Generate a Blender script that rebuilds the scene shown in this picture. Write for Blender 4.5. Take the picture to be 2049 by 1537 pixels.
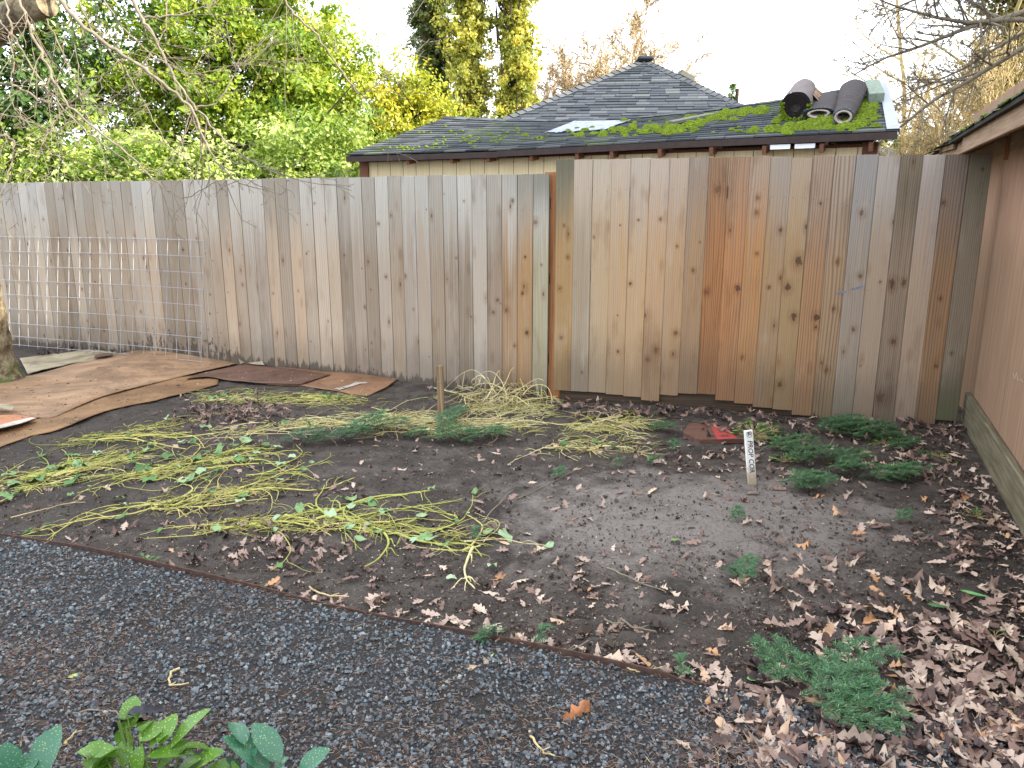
import bpy, math, random
import numpy as np
from mathutils import Vector, noise as mn
R = math.radians
rng = np.random.default_rng(7)
random.seed(7)
for o in list(bpy.data.objects): bpy.data.objects.remove(o)
SC = bpy.context.scene
COL = SC.collection
# ---------------------------------------------------------------- camera, world, sun, exposure
F = 1539.0; CX, CY = 1024.5, 768.5; H = 1.6; PITCH = R(13.03)
SP, CP = math.sin(PITCH), math.cos(PITCH)
cam = bpy.data.cameras.new('camera'); cam.sensor_width = 36; cam.lens = 36*F/2049
cam.clip_start = .05; cam.clip_end = 1500
co = bpy.data.objects.new('camera', cam); COL.objects.link(co); SC.camera = co
co.location = (0, 0, H); co.rotation_euler = (R(90)-PITCH, 0, 0)
SUN_EL, SUN_AZ = R(24), R(-22)          # azimuth measured from +X towards +Y
W = bpy.data.worlds.new('World'); SC.world = W; W.use_nodes = True
wt = W.node_tree; bg = wt.nodes['Background']
sky = wt.nodes.new('ShaderNodeTexSky'); sky.sky_type = 'NISHITA'; sky.sun_disc = False
sky.sun_elevation = SUN_EL; sky.sun_rotation = R(90)-SUN_AZ
sky.air_density = 1.0; sky.dust_density = 2.5
# thin bright high cloud over the blue
tc = wt.nodes.new('ShaderNodeTexCoord'); nz = wt.nodes.new('ShaderNodeTexNoise')
nz.inputs['Scale'].default_value = 1.6; nz.inputs['Detail'].default_value = 5
rp = wt.nodes.new('ShaderNodeMapRange'); rp.inputs[1].default_value = .38; rp.inputs[2].default_value = .66
rp.inputs[3].default_value = .70; rp.inputs[4].default_value = .95
mx = wt.nodes.new('ShaderNodeMix'); mx.data_type = 'RGBA'
mx.inputs[7].default_value = (8.9, 9.4, 10.1, 1)
wt.links.new(tc.outputs['Generated'], nz.inputs['Vector']); wt.links.new(nz.outputs[0], rp.inputs[0])
wt.links.new(rp.outputs[0], mx.inputs[0]); wt.links.new(sky.outputs[0], mx.inputs[6])
wt.links.new(mx.outputs[2], bg.inputs[0]); bg.inputs[1].default_value = .13
sl = bpy.data.lights.new('sun', 'SUN'); sl.energy = 4.6; sl.angle = R(.6); sl.color = (1, .90, .74)
so = bpy.data.objects.new('sun', sl); COL.objects.link(so)
to_sun = Vector((math.cos(SUN_AZ)*math.cos(SUN_EL), math.sin(SUN_AZ)*math.cos(SUN_EL), math.sin(SUN_EL)))
so.rotation_euler = to_sun.to_track_quat('Z', 'Y').to_euler(); so.location = (20, -8, 20)
vs = SC.view_settings; vs.view_transform = 'Standard'; vs.look = 'None'; vs.exposure = 1.5; vs.gamma = 1
SC.cycles.use_denoising = True
SC.cycles.max_bounces = 6; SC.cycles.transparent_max_bounces = 6

# ---------------------------------------------------------------- rays of the camera onto real surfaces
def ray(px, py):
    a, b = (px-CX)/F, (CY-py)/F
    return (a, CP+b*SP, -SP+b*CP)
def G(px, py, z=0.0):
    d = ray(px, py); t = (z-H)/d[2]
    return (t*d[0], t*d[1], z)
def AT(px, py, Y):
    d = ray(px, py); t = Y/d[1]
    return (t*d[0], Y, H+t*d[2])
def depth(x, y, z): return y*CP-(z-H)*SP
def s2l(c): 
    c = c/255.0
    return c/12.92 if c <= .04045 else ((c+.055)/1.055)**2.4
def rgb(r, g, b, k=1.0): return (s2l(r)*k, s2l(g)*k, s2l(b)*k, 1)
def fb(x, y, z, s=1.0, o=4): return mn.fractal(Vector((x*s, y*s, z*s)), .9, 2.1, o)
def zg(x, y):
    e = .018*math.sin(x*1.7+y*.9)*math.sin(y*1.3-.7*x) + .012*math.sin(3.1*x+1)*math.sin(2.7*y)
    w = min(1, max(0, (y-1.2)/1.5))
    return e*w + .022*max(0, min(1, (y-6.2)/1.2))*(1 if x < 0 else 0)
def GZ(px, py, dz=0.0):
    p = G(px, py)
    for _ in range(3): p = G(px, py, zg(p[0], p[1]))
    return (p[0], p[1], p[2]+dz)

# ---------------------------------------------------------------- objects
def link(o, parent=None):
    COL.objects.link(o)
    if parent is not None: o.parent = parent
    return o
def tag(o, label=None, cat=None, group=None, kind=None):
    for k, v in (('label', label), ('category', cat), ('group', group), ('kind', kind)):
        if v: o[k] = v
    return o
def empty(name, loc=(0, 0, 0), rz=0.0):
    o = bpy.data.objects.new(name, None); o.location = loc; o.rotation_euler = (0, 0, rz)
    o.empty_display_size = .1
    return link(o)
class MB:
    def __init__(s): s.v = []; s.f3 = []; s.f4 = []; s.t = []; s.n = 0; s.m3 = []; s.m4 = []
    def add(s, v, f4=None, f3=None, tint=0.0, mat=0):
        v = np.asarray(v, dtype=np.float64).reshape(-1, 3); b = s.n
        s.v.append(v); s.n += len(v)
        t = np.asarray(tint, dtype=np.float64)
        s.t.append(np.full(len(v), float(t)) if t.ndim == 0 else t)
        if f4 is not None and len(f4): f = np.asarray(f4, dtype=np.int64).reshape(-1, 4)+b; s.f4.append(f); s.m4.append(np.full(len(f), mat))
        if f3 is not None and len(f3): f = np.asarray(f3, dtype=np.int64).reshape(-1, 3)+b; s.f3.append(f); s.m3.append(np.full(len(f), mat))
    def box(s, c, d, rz=0.0, tint=0.0, mat=0, M=None, bev=0.0):
        x, y, z = d[0]/2, d[1]/2, d[2]/2
        if bev:
            q = []
            for zz, i in ((-z, bev), (-z+bev, 0), (z-bev, 0), (z, bev)):
                X, Y = x-i, y-i; k = bev if i == 0 else bev*.6
                q += [(-X+k, -Y, zz), (X-k, -Y, zz), (X, -Y+k, zz), (X, Y-k, zz), (X-k, Y, zz), (-X+k, Y, zz), (-X, Y-k, zz), (-X, -Y+k, zz)]
            v = np.array(q); f = []
            for r in range(3):
                for i in range(8): f.append((r*8+i, r*8+(i+1) % 8, r*8+8+(i+1) % 8, r*8+8+i))
            f4 = f + [(24, 25, 26, 27), (24, 27, 28, 31), (28, 29, 30, 31), (3, 2, 1, 0), (7, 4, 3, 0), (7, 6, 5, 4)]
            f3 = None
        else:
            v = np.array([(-x,-y,-z),(x,-y,-z),(x,y,-z),(-x,y,-z),(-x,-y,z),(x,-y,z),(x,y,z),(-x,y,z)])
            f4 = [(3,2,1,0),(4,5,6,7),(0,1,5,4),(1,2,6,5),(2,3,7,6),(3,0,4,7)]; f3 = None
        if M is not None: v = v @ np.array(M)[:3, :3].T
        elif rz: cc, ss = math.cos(rz), math.sin(rz); v = v @ np.array([[cc, ss, 0], [-ss, cc, 0], [0, 0, 1]])
        s.add(v+np.array(c), f4, f3, tint, mat)
    def tube(s, P, r, n=6, tint=0.0, mat=0, cap=True):
        P = np.asarray(P, dtype=float); m = len(P)
        r = np.full(m, r) if np.ndim(r) == 0 else np.asarray(r, dtype=float)
        T = np.gradient(P, axis=0); T /= (np.linalg.norm(T, axis=1)[:, None]+1e-9)
        up = np.array([0, 0, 1.0]) if abs(T[0][2]) < .9 else np.array([1.0, 0, 0])
        A = np.cross(T, up); A /= (np.linalg.norm(A, axis=1)[:, None]+1e-9); B = np.cross(A, T)
        th = np.arange(n)*2*math.pi/n
        v = P[:, None, :]+r[:, None, None]*(np.cos(th)[None, :, None]*A[:, None, :]+np.sin(th)[None, :, None]*B[:, None, :])
        i, j = np.meshgrid(np.arange(m-1), np.arange(n), indexing='ij'); i = i.ravel(); j = j.ravel(); j2 = (j+1) % n
        f = np.stack([i*n+j, i*n+j2, (i+1)*n+j2, (i+1)*n+j], 1)
        s.add(v.reshape(-1, 3), f, None, tint, mat)
        if cap:
            for e in (0, m-1):
                idx = np.arange(n)
                s.add(np.vstack([v[e], P[e]]), None, [((a+1) % n, a, n) if e == 0 else (a, (a+1) % n, n) for a in idx], tint, mat)
    def mesh(s, name, mats, smooth=False):
        me = bpy.data.meshes.new(name)
        V = np.vstack(s.v); me.vertices.add(len(V)); me.vertices.foreach_set('co', V.ravel())
        F4 = np.vstack(s.f4) if s.f4 else np.zeros((0, 4), int); F3 = np.vstack(s.f3) if s.f3 else np.zeros((0, 3), int)
        nl = F4.size+F3.size; me.loops.add(nl); me.polygons.add(len(F4)+len(F3))
        me.loops.foreach_set('vertex_index', np.concatenate([F4.ravel(), F3.ravel()]).astype(np.int32))
        me.polygons.foreach_set('loop_start', np.concatenate([np.arange(len(F4))*4, F4.size+np.arange(len(F3))*3]).astype(np.int32))
        mi = np.concatenate((s.m4+s.m3)).astype(np.int32)
        for m in (mats if isinstance(mats, (list, tuple)) else [mats]): me.materials.append(m)
        me.polygons.foreach_set('material_index', mi)
        me.polygons.foreach_set('use_smooth', np.full(len(mi), bool(smooth)))
        a = me.attributes.new('tint', 'FLOAT', 'POINT'); a.data.foreach_set('value', np.concatenate(s.t).astype(np.float32))
        me.update(calc_edges=True); me.validate()
        return me
    def build(s, name, mats, parent=None, smooth=False):
        return link(bpy.data.objects.new(name, s.mesh(name, mats, smooth)), parent)

# ---------------------------------------------------------------- node helper
class E:
    def __init__(s, nt, sock): s.nt = nt; s.s = sock
    def m(s, op, b=None, c=None, clamp=False):
        n = s.nt.nodes.new('ShaderNodeMath'); n.operation = op; n.use_clamp = clamp
        for i, q in enumerate((s, b, c)):
            if q is None: continue
            if isinstance(q, E): s.nt.links.new(q.s, n.inputs[i])
            else: n.inputs[i].default_value = q
        return E(s.nt, n.outputs[0])
    def __add__(s, o): return s.m('ADD', o)
    def __sub__(s, o): return s.m('SUBTRACT', o)
    def __mul__(s, o): return s.m('MULTIPLY', o)
    def __truediv__(s, o): return s.m('DIVIDE', o)
    def step(s, a, b, lo=0.0, hi=1.0, smooth=True):
        n = s.nt.nodes.new('ShaderNodeMapRange'); n.interpolation_type = 'SMOOTHSTEP' if smooth else 'LINEAR'
        s.nt.links.new(s.s, n.inputs[0])
        for i, q in zip((1, 2, 3, 4), (a, b, lo, hi)):
            if isinstance(q, E): s.nt.links.new(q.s, n.inputs[i])
            else: n.inputs[i].default_value = q
        return E(s.nt, n.outputs[0])
class Mat:
    def __init__(s, name, rough=.8, spec=.3):
        s.m = bpy.data.materials.new(name); s.m.use_nodes = True; s.nt = s.m.node_tree
        s.b = s.nt.nodes['Principled BSDF']; s.out = s.nt.nodes['Material Output']
        s.b.inputs['Roughness'].default_value = rough; s.b.inputs['Specular IOR Level'].default_value = spec
    def obj(s):
        if not hasattr(s, '_o'): s._o = s.nt.nodes.new('ShaderNodeTexCoord').outputs['Object']
        return s._o
    def wpos(s):
        if not hasattr(s, '_w'): s._w = s.nt.nodes.new('ShaderNodeNewGeometry').outputs['Position']
        return s._w
    def sep(s, v):
        n = s.nt.nodes.new('ShaderNodeSeparateXYZ'); s.nt.links.new(v, n.inputs[0]); return [E(s.nt, n.outputs[i]) for i in range(3)]
    def comb(s, *a):
        n = s.nt.nodes.new('ShaderNodeCombineXYZ')
        for i, q in enumerate(a):
            if isinstance(q, E): s.nt.links.new(q.s, n.inputs[i])
            else: n.inputs[i].default_value = q
        return n.outputs[0]
    def attr(s, name, typ='OBJECT', what='Fac'):
        n = s.nt.nodes.new('ShaderNodeAttribute'); n.attribute_type = typ; n.attribute_name = name
        return E(s.nt, n.outputs[what])
    def noise(s, v, scale, detail=4, rough=.6, dist=0.0, dims='3D'):
        n = s.nt.nodes.new('ShaderNodeTexNoise'); s.nt.links.new(v, n.inputs['Vector'])
        n.inputs['Scale'].default_value = scale; n.inputs['Detail'].default_value = detail
        n.inputs['Roughness'].default_value = rough; n.inputs['Distortion'].default_value = dist
        return E(s.nt, n.outputs[0])
    def voro(s, v, scale, feature='F1', out='Distance'):
        n = s.nt.nodes.new('ShaderNodeTexVoronoi'); s.nt.links.new(v, n.inputs['Vector']); n.feature = feature
        n.inputs['Scale'].default_value = scale
        return E(s.nt, n.outputs[out])
    def mix(s, fac, a, b, mode='MIX'):
        n = s.nt.nodes.new('ShaderNodeMix'); n.data_type = 'RGBA'; n.blend_type = mode
        for i, q in ((0, fac), (6, a), (7, b)):
            if isinstance(q, E): s.nt.links.new(q.s, n.inputs[i])
            elif i == 0: n.inputs[0].default_value = q
            else: n.inputs[i].default_value = q if len(q) == 4 else (*q, 1)
        return E(s.nt, n.outputs[2])
    def ramp(s, fac, stops, const=False):
        n = s.nt.nodes.new('ShaderNodeValToRGB'); s.nt.links.new(fac.s, n.inputs[0]); cr = n.color_ramp
        if const: cr.interpolation = 'CONSTANT'
        while len(cr.elements) < len(stops): cr.elements.new(.5)
        for e, (p, c) in zip(cr.elements, stops): e.position = p; e.color = c if len(c) == 4 else (*c, 1)
        return E(s.nt, n.outputs[0])
    def col(s, c):
        if isinstance(c, E): s.nt.links.new(c.s, s.b.inputs['Base Color'])
        else: s.b.inputs['Base Color'].default_value = c if len(c) == 4 else (*c, 1)
        return s
    def rough(s, e): s.nt.links.new(e.s, s.b.inputs['Roughness']); return s
    def bump(s, h, strength=.5, dist=.01):
        n = s.nt.nodes.new('ShaderNodeBump'); n.inputs['Strength'].default_value = strength; n.inputs['Distance'].default_value = dist
        s.nt.links.new(h.s, n.inputs['Height']); s.nt.links.new(n.outputs[0], s.b.inputs['Normal']); return s
    def translucent(s, c, fac=.35):
        t = s.nt.nodes.new('ShaderNodeBsdfTranslucent'); x = s.nt.nodes.new('ShaderNodeMixShader'); x.inputs[0].default_value = fac
        if isinstance(c, E): s.nt.links.new(c.s, t.inputs[0])
        else: t.inputs[0].default_value = c
        s.nt.links.new(s.b.outputs[0], x.inputs[1]); s.nt.links.new(t.outputs[0], x.inputs[2]); s.nt.links.new(x.outputs[0], s.out.inputs[0])
        return s
def tinted(m):   # geometry tint + object tint, wrapped to 0..1
    return (m.attr('tint', 'GEOMETRY')+m.attr('tint', 'OBJECT')).m('FRACT')

# ---------------------------------------------------------------- materials
def plain(name, c, rough=.8, var=.25, scale=20, bump=.3, spec=.3, dist=.004):
    m = Mat(name, rough, spec); n = m.noise(m.obj(), scale, 5, .65)
    k = n.step(.25, .75, 1-var, 1+var, False)
    m.col(m.mix(1.0, c, m.mix(k, (0, 0, 0), (1, 1, 1)), 'MULTIPLY')) if False else m.col(m.mix(n.step(.25, .75), tuple(x*(1-var) for x in c[:3]), tuple(min(1, x*(1+var)) for x in c[:3])))
    if bump: m.bump(n, bump, dist)
    return m.m
def wood_mat():
    m = Mat('weathered_cedar', .82, .25)
    x, y, z = m.sep(m.obj()); sd = m.attr('seed')
    dx = None; kn = None; halo = None; X = x
    for i in range(4):
        kx, ky, kz = m.sep(m.attr('knot%d' % i, 'OBJECT', 'Vector').s)     # x, z, radius
        ax = x-kx; az = (z-ky)
        d = (ax*ax+az*az*.55).m('SQRT')
        infl = (d*d/(kz*kz*9.0)*-1.0).m('EXPONENT')
        X = X-(ax/(d+kz*.6))*infl*kz*.85
        wob = m.noise(m.comb(x, z*.6+sd, float(i)), 48, 2)
        dd = d+(wob-.5)*kz*2.2
        k = dd.step(kz*1.05, kz*.72); h = dd.step(kz*3.2, kz*.9)
        kn = k if kn is None else kn.m('MAXIMUM', k); halo = h if halo is None else halo.m('MAXIMUM', h)
    zz = z+sd*3.7
    warp = m.noise(m.comb(X*7.0, zz*.55, sd), 1.0, 1.5, .5)
    u = X+(warp-.5)*.075*m.attr('cath')
    rings = (u*m.attr('rings')).m('SINE').step(-1.0, 1.0)
    rings = rings.m('POWER', 2.6)
    fine = m.noise(m.comb(u*260.0, zz*2.2, sd*9.1), 1.0, 4, .7)
    streak = m.noise(m.comb(u*45.0, zz*.7, sd*3.3), 1.0, 3, .6)
    blot = m.noise(m.comb(x*7.0, zz*1.6, sd*5.5), 1.0, 4, .6)
    base = m.attr('tone', 'OBJECT', 'Color'); top = m.attr('top', 'OBJECT', 'Color')
    hgt = (z+(streak-.5)*.9+(blot-.5)*.5)
    c = m.mix(hgt.step(1.05, 1.85), base, top)
    c = m.mix(streak.step(.35, .72)*.38, c, top)
    c = m.mix(rings*m.attr('ringk')*streak.step(.25, .75, .35, 1.3), c, m.mix(1.0, c, (.42, .30, .21, 1), 'MULTIPLY'))
    c = m.mix(fine.step(.42, .8)*.40, c, m.mix(1.0, c, (.50, .43, .38, 1), 'MULTIPLY'))
    c = m.mix(blot.step(.52, .72)*.5, c, m.mix(1.0, c, (.62, .52, .44, 1), 'MULTIPLY'))
    c = m.mix(blot.step(.42, .22)*.30, c, m.mix(.5, c, (.60, .56, .50, 1)))
    c = m.mix(halo*.42, c, m.mix(1.0, c, (.60, .42, .30, 1), 'MULTIPLY'))
    pv = m.comb(x*9.0+sd, z*3.4+sd*5.0, 0.0); pd = m.voro(pv, 1.0); pc = m.sep(m.voro(pv, 1.0, out='Color').s)[0].step(.48, .50)
    c = m.mix(pd.step(.30, .10)*pc*.38, c, m.mix(1.0, c, (.62, .42, .30, 1), 'MULTIPLY')); c = m.mix(pd.step(.085, .05)*pc*.8, c, (.085, .050, .032, 1))
    c = m.mix(kn*m.attr('kstr'), c, (.075, .042, .026, 1)); edge = x.m('ABSOLUTE').step(.0655, .0692); c = m.mix(edge*.45, c, (.035, .028, .022, 1)); chk = m.noise(m.comb(u*150.0, zz*.5, sd*2.2), 1.0, 2, .5).step(.70, .76); c = m.mix(chk*.45, c, (.06, .045, .035, 1))  # board edges darkened: edge dirt plus the shade lines between boards painted in
    # silvery splash of damp near the foot, algae near some tops and feet
    wn = m.noise(m.comb(x*22.0, zz*5.0, sd), 1.0, 4, .65)
    wet = (z-(wn-.40)*m.attr('wet')*1.7).step(.13, .08)*m.attr('wet').step(.03, .07)
    c = m.mix(wet*.72, c, (.030, .024, .020, 1))
    spl = m.noise(m.comb(x*38.0, z*22.0, sd*2.0), 1.0, 2, .5).step(.60, .65)*(z+(blot-.5)*.5).step(.50, .30)*m.attr('wet').step(.36, .5)
    c = m.mix(spl*.75, c, (.045, .030, .022, 1))
    foot = (z-(blot-.4)*.5).step(.55, .05)
    c = m.mix(foot*.42, c, (.055, .045, .036, 1))
    alg = (z+(streak-.5)*.35).step(1.50, 1.92)*m.attr('alg')
    c = m.mix(alg, c, (.075, .078, .048, 1))
    alf = (z-(streak-.5)*.35).step(.42, .1)*m.attr('algf')
    c = m.mix(alf*.6, c, (.075, .090, .040, 1))
    # nails at the three rails
    for rz in (.33, 1.02, 1.62):
        for nx in (-.042, .040):
            ax = x-nx; az = z-rz-(sd.m('FRACT')-.5)*.05
            q = (ax*ax+az*az).m('SQRT').step(.0042, .0028)
            c = m.mix(q*.5, c, (.04, .033, .028, 1))
    m.col(c); m.rough(fine.step(.2, .8, .72, .95))
    m.bump(fine*.35+rings*.25-kn*.7, .55, .003)
    return m.m
M = {}
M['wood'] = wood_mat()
def simple_wood(name, c, c2, scale=1.0, axis='z', rough=.8):
    m = Mat(name, rough, .25); x, y, z = m.sep(m.obj())
    v = {'z': m.comb(x*90*scale, y*90*scale, z*2.2), 'x': m.comb(x*2.2, y*90*scale, z*90*scale), 'y': m.comb(x*90*scale, y*2.2, z*90*scale)}[axis]
    n = m.noise(v, 1.0, 4, .65); b = m.noise(m.obj(), 3.0, 4, .6)
    c0 = m.mix(n.step(.35, .7), c, c2); c0 = m.mix(b.step(.5, .75)*.4, c0, m.mix(1.0, c0, (.5, .42, .36, 1), 'MULTIPLY'))
    m.col(c0).bump(n, .4, .003); return m.m
M['post'] = simple_wood('cedar_post', rgb(140, 92, 58), rgb(170, 120, 80))
M['rail'] = simple_wood('old_rail', rgb(58, 47, 38), rgb(80, 66, 52), axis='x')
M['stake'] = simple_wood('stake_wood', rgb(95, 78, 58), rgb(150, 128, 100), 1.5)
# ================================================================ GROUND
def ground():
    m = Mat('mud', .8, .35)
    P = m.wpos(); x, y, z = m.sep(P)
    big = m.noise(P, .8, 4, .55); mid = m.noise(P, 5, 5, .65); fine = m.noise(P, 42, 6, .75); gr = m.noise(P, 230, 3, .7)
    c = m.mix(mid.step(.35, .68), rgb(74, 66, 60), rgb(110, 100, 92))
    pd = ((x-.95)*(x-.95)*.55+(y-3.75)*(y-3.75)*.9).m('SQRT'); pale = ((big-.5)*.9+(mid-.5)*.8-pd*.62+.92).step(.30, .75)
    c = m.mix(pale*.88, c, rgb(166, 156, 148))
    dk = (x*-.35+(big-.5)*1.5).step(.4, 1.3); c = m.mix(dk*.5, c, rgb(58, 50, 45)); dk2 = ((x-1.0)*.7+(y-3.2)*-.9+(mid-.5)*1.2).step(.1, .9); c = m.mix(dk2*.6, c, rgb(50, 43, 39))
    c = m.mix(fine.step(.48, .70)*.68, c, rgb(46, 38, 33))
    c = m.mix(gr.step(.62, .75)*.5, c, rgb(140, 128, 116))
    c = m.mix(m.voro(P, 60).step(.16, .08)*.22, c, rgb(38, 30, 26))
    far = y.step(14, 22); c = m.mix(far, c, rgb(70, 84, 42))
    m.col(c); m.rough(fine.step(.3, .7, .92, .62)); m.bump(mid*.5+fine*.8+gr*.25, 1.0, .060)
    GR = []
    for pl in ([(1060, 1130), (1090, 1090), (1130, 1055), (1250, 1032), (1400, 1045)], [(1235, 1135), (1290, 1165), (1350, 1185), (1440, 1195)], [(960, 1185), (1010, 1120), (1070, 1090)], [(1180, 1190), (1280, 1222), (1370, 1218)], [(1130, 1270), (1250, 1255), (1330, 1262)]):
        q = [GZ(*p)[:2] for p in pl]; t = np.linspace(0, len(q)-1, 40); GR += [(np.interp(t, range(len(q)), [p[0] for p in q]), np.interp(t, range(len(q)), [p[1] for p in q]))]
    def groove(x, y):
        r = 0.0
        for gx, gy in GR:
            d = math.sqrt(float(((gx-x)**2+(gy-y)**2).min())); r += -.016*math.exp(-(d/.026)**2)+.008*math.exp(-((d-.06)/.03)**2)
        return r
    def axis(lo, a, b, hi, st):
        inner = np.arange(a, b, st); L = a-np.geomspace(.05, a-lo, 26)[::-1]; U = b+np.geomspace(.05, hi-b, 26)
        return np.concatenate([L, inner, U])
    xs = axis(-260, -6.2, 4.2, 260, .025); ys = axis(-60, 1.0, 7.6, 480, .025)
    V = np.zeros((len(ys), len(xs), 3))
    for j, yy in enumerate(ys):
        for i, xx in enumerate(xs):
            k = 0.0
            if -6.3 < xx < 4.3 and .9 < yy < 7.7:
                k = .013*fb(xx, yy, 0, 3.2, 3)+.008*fb(xx, yy, 5, 17, 3)
                if -.6 < xx < 1.7 and 2.2 < yy < 4.2: k += groove(xx, yy)
            V[j, i] = (xx, yy, zg(xx, yy)+k if abs(xx) < 12 and yy < 12 else 0)
    ny, nx = len(ys), len(xs); idx = np.arange(ny*nx).reshape(ny, nx)
    f = np.stack([idx[:-1, :-1], idx[:-1, 1:], idx[1:, 1:], idx[1:, :-1]], -1).reshape(-1, 4)
    b = MB(); b.add(V.reshape(-1, 3), f)
    o = b.build('ground', m.m, smooth=True); tag(o, 'bare trodden brown mud covering the fenced yard', kind='structure')
ground()
def inst(b, sv, sf4, sf3, P, S, A, tint, tilt=.5, flat=1.0, mat=0):
    """many small copies of a little shape inside ONE stuff mesh"""
    n = len(P); sv = np.asarray(sv, float)
    ca, sa = np.cos(A), np.sin(A); t1 = rng.normal(0, tilt, n); t2 = rng.normal(0, tilt, n)
    v = sv[None]*S.reshape(n, 1, -1)
    X, Y, Z = v[..., 0], v[..., 1], v[..., 2]
    Y, Z = Y*np.cos(t1)[:, None]-Z*np.sin(t1)[:, None], Y*np.sin(t1)[:, None]+Z*np.cos(t1)[:, None]
    X, Z = X*np.cos(t2)[:, None]+Z*np.sin(t2)[:, None], -X*np.sin(t2)[:, None]+Z*np.cos(t2)[:, None]
    X, Y = X*ca[:, None]-Y*sa[:, None], X*sa[:, None]+Y*ca[:, None]
    V = np.stack([X, Y, Z], -1)+np.asarray(P)[:, None, :]
    off = (np.arange(n)*len(sv))[:, None, None]
    f4 = (np.asarray(sf4)[None]+off).reshape(-1, 4) if sf4 is not None and len(sf4) else None
    f3 = (np.asarray(sf3)[None]+off).reshape(-1, 3) if sf3 is not None and len(sf3) else None
    b.add(V.reshape(-1, 3), f4, f3, np.repeat(tint, len(sv)), mat)
OCT = [(1,0,0),(0,1,0),(-1,0,0),(0,-1,0),(0,0,1),(0,0,-1)]
def rock():      # irregular 8-corner stone
    v = np.array([(-1,-1,-.7),(1,-1,-.7),(1,1,-.7),(-1,1,-.7),(-.75,-.8,.7),(.8,-.7,.6),(.7,.85,.75),(-.8,.7,.6)])*.62
    v += rng.normal(0, .13, v.shape)
    return v, [(3,2,1,0),(4,5,6,7),(0,1,5,4),(1,2,6,5),(2,3,7,6),(3,0,4,7)]
# gravel path below the steel edging
EDGE = [(-260, 1052), (0, 1078), (150, 1104), (330, 1146), (520, 1188), (700, 1231), (1000, 1291), (1350, 1372), (1500, 1399), (1700, 1440)]
EW = np.array([GZ(*p)[:2] for p in EDGE])
def edge_y(x): return np.interp(x, EW[:, 0], EW[:, 1])
def gravel():
    m = Mat('crushed_basalt', .75, .4); t = m.attr('tint', 'GEOMETRY')
    c = m.ramp(t, [(0, rgb(50, 53, 56)), (.35, rgb(82, 89, 94)), (.7, rgb(114, 121, 125)), (.93, rgb(144, 149, 150)), (1, rgb(168, 158, 145))])
    P = m.wpos(); c = m.mix(m.noise(P, 2.2, 3).step(.46, .66)*.38, c, rgb(58, 56, 54)); n = m.noise(P, 120, 3)
    m.col(c); m.bump(n, .3, .003); m.rough(n.step(.3, .7, .55, .9))
    b = MB()
    for k in range(8):
        n = 15000; P = np.stack([rng.uniform(-5.0, 1.6, n), 1.15+rng.random(n)**1.25*3.9, np.zeros(n)], 1)
        ok = (P[:, 1] < edge_y(P[:, 0])-.02+rng.normal(0, .008, n)) & (np.abs(P[:, 0]) < P[:, 1]*.78+.35) & (P[:, 0] < 1.22+rng.normal(0, .22, n))
        P = P[ok]; n = len(P); P[:, 2] = [zg(a, c_) for a, c_ in P[:, :2]]; P[:, 2] += rng.uniform(.020, .032, n)
        sc = .0052*np.exp(rng.normal(0, .36, n)); S = sc[:, None]*rng.uniform(.75, 1.35, (n, 3)); v, f = rock()
        inst(b, v, f, None, P, S, rng.uniform(0, 6.3, n), rng.beta(2, 2.4, n), .5)
    o = b.build('gravel', m.m); tag(o, 'dark blue grey crushed gravel on the path below the steel edging', kind='stuff')
    # the bed of fines under the stones
    m2 = Mat('gravel_fines', .9, .2); P = m2.wpos(); v = m2.voro(P, 85, out='Color'); n2 = m2.noise(P, 3, 4)
    m2.col(m2.mix(n2.step(.4, .65), m2.mix(m2.voro(P, 90).step(.1, .6), rgb(74, 76, 78), rgb(46, 46, 47)), rgb(50, 46, 43))); m2.bump(m2.voro(P, 90), .8, .01)
    bb = MB(); xs = np.linspace(-5.6, 1.75, 150); ysn = 26; V = []
    for x in xs:
        top = edge_y(x)-.004+ (0 if x < 1.0 else -(x-1.0)*.5)
        for j in range(ysn):
            y = .5+(top-.5)*j/(ysn-1); V.append((x, y, zg(x, y)+.022+.003*fb(x, y, 3, 9, 2)))
    idx = np.arange(len(xs)*ysn).reshape(len(xs), ysn)
    bb.add(V, np.stack([idx[:-1, :-1], idx[1:, :-1], idx[1:, 1:], idx[:-1, 1:]], -1).reshape(-1, 4))
    o = bb.build('gravel_path', m2.m, smooth=True); tag(o, 'bed of dark fines under the crushed gravel', kind='structure')
gravel()
def edging():
    m = plain('rusty_steel', rgb(74, 54, 46), .75, .4, 30, .4)
    b = MB(); t = np.linspace(0, 1, 120); xs = np.interp(t, [0, 1], [EW[0, 0], EW[-1, 0]])
    P = np.array([(x, edge_y(x), zg(x, edge_y(x))) for x in xs])
    T = np.gradient(P, axis=0); T /= np.linalg.norm(T, axis=1)[:, None]; N = np.stack([-T[:, 1], T[:, 0], 0*T[:, 0]], 1)
    h = .038+.006*np.sin(xs*3)
    h = np.where(xs > EW[-3, 0], h*.7, h)
    V = np.concatenate([np.stack([P-N*.003-[0, 0, .03], P-N*.003+np.stack([0*h, 0*h, h], 1), P+N*.003+np.stack([0*h, 0*h, h], 1), P+N*.003-[0, 0, .03]], 1).reshape(-1, 3)])
    f = []
    for i in range(len(P)-1):
        for j in range(3): f.append((i*4+j, (i+1)*4+j, (i+1)*4+j+1, i*4+j+1))
    b.add(V, f)
    o = b.build('steel_edging', m); tag(o, 'thin rusty steel edging strip between the gravel and the mud', 'garden edging')
edging()
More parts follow.
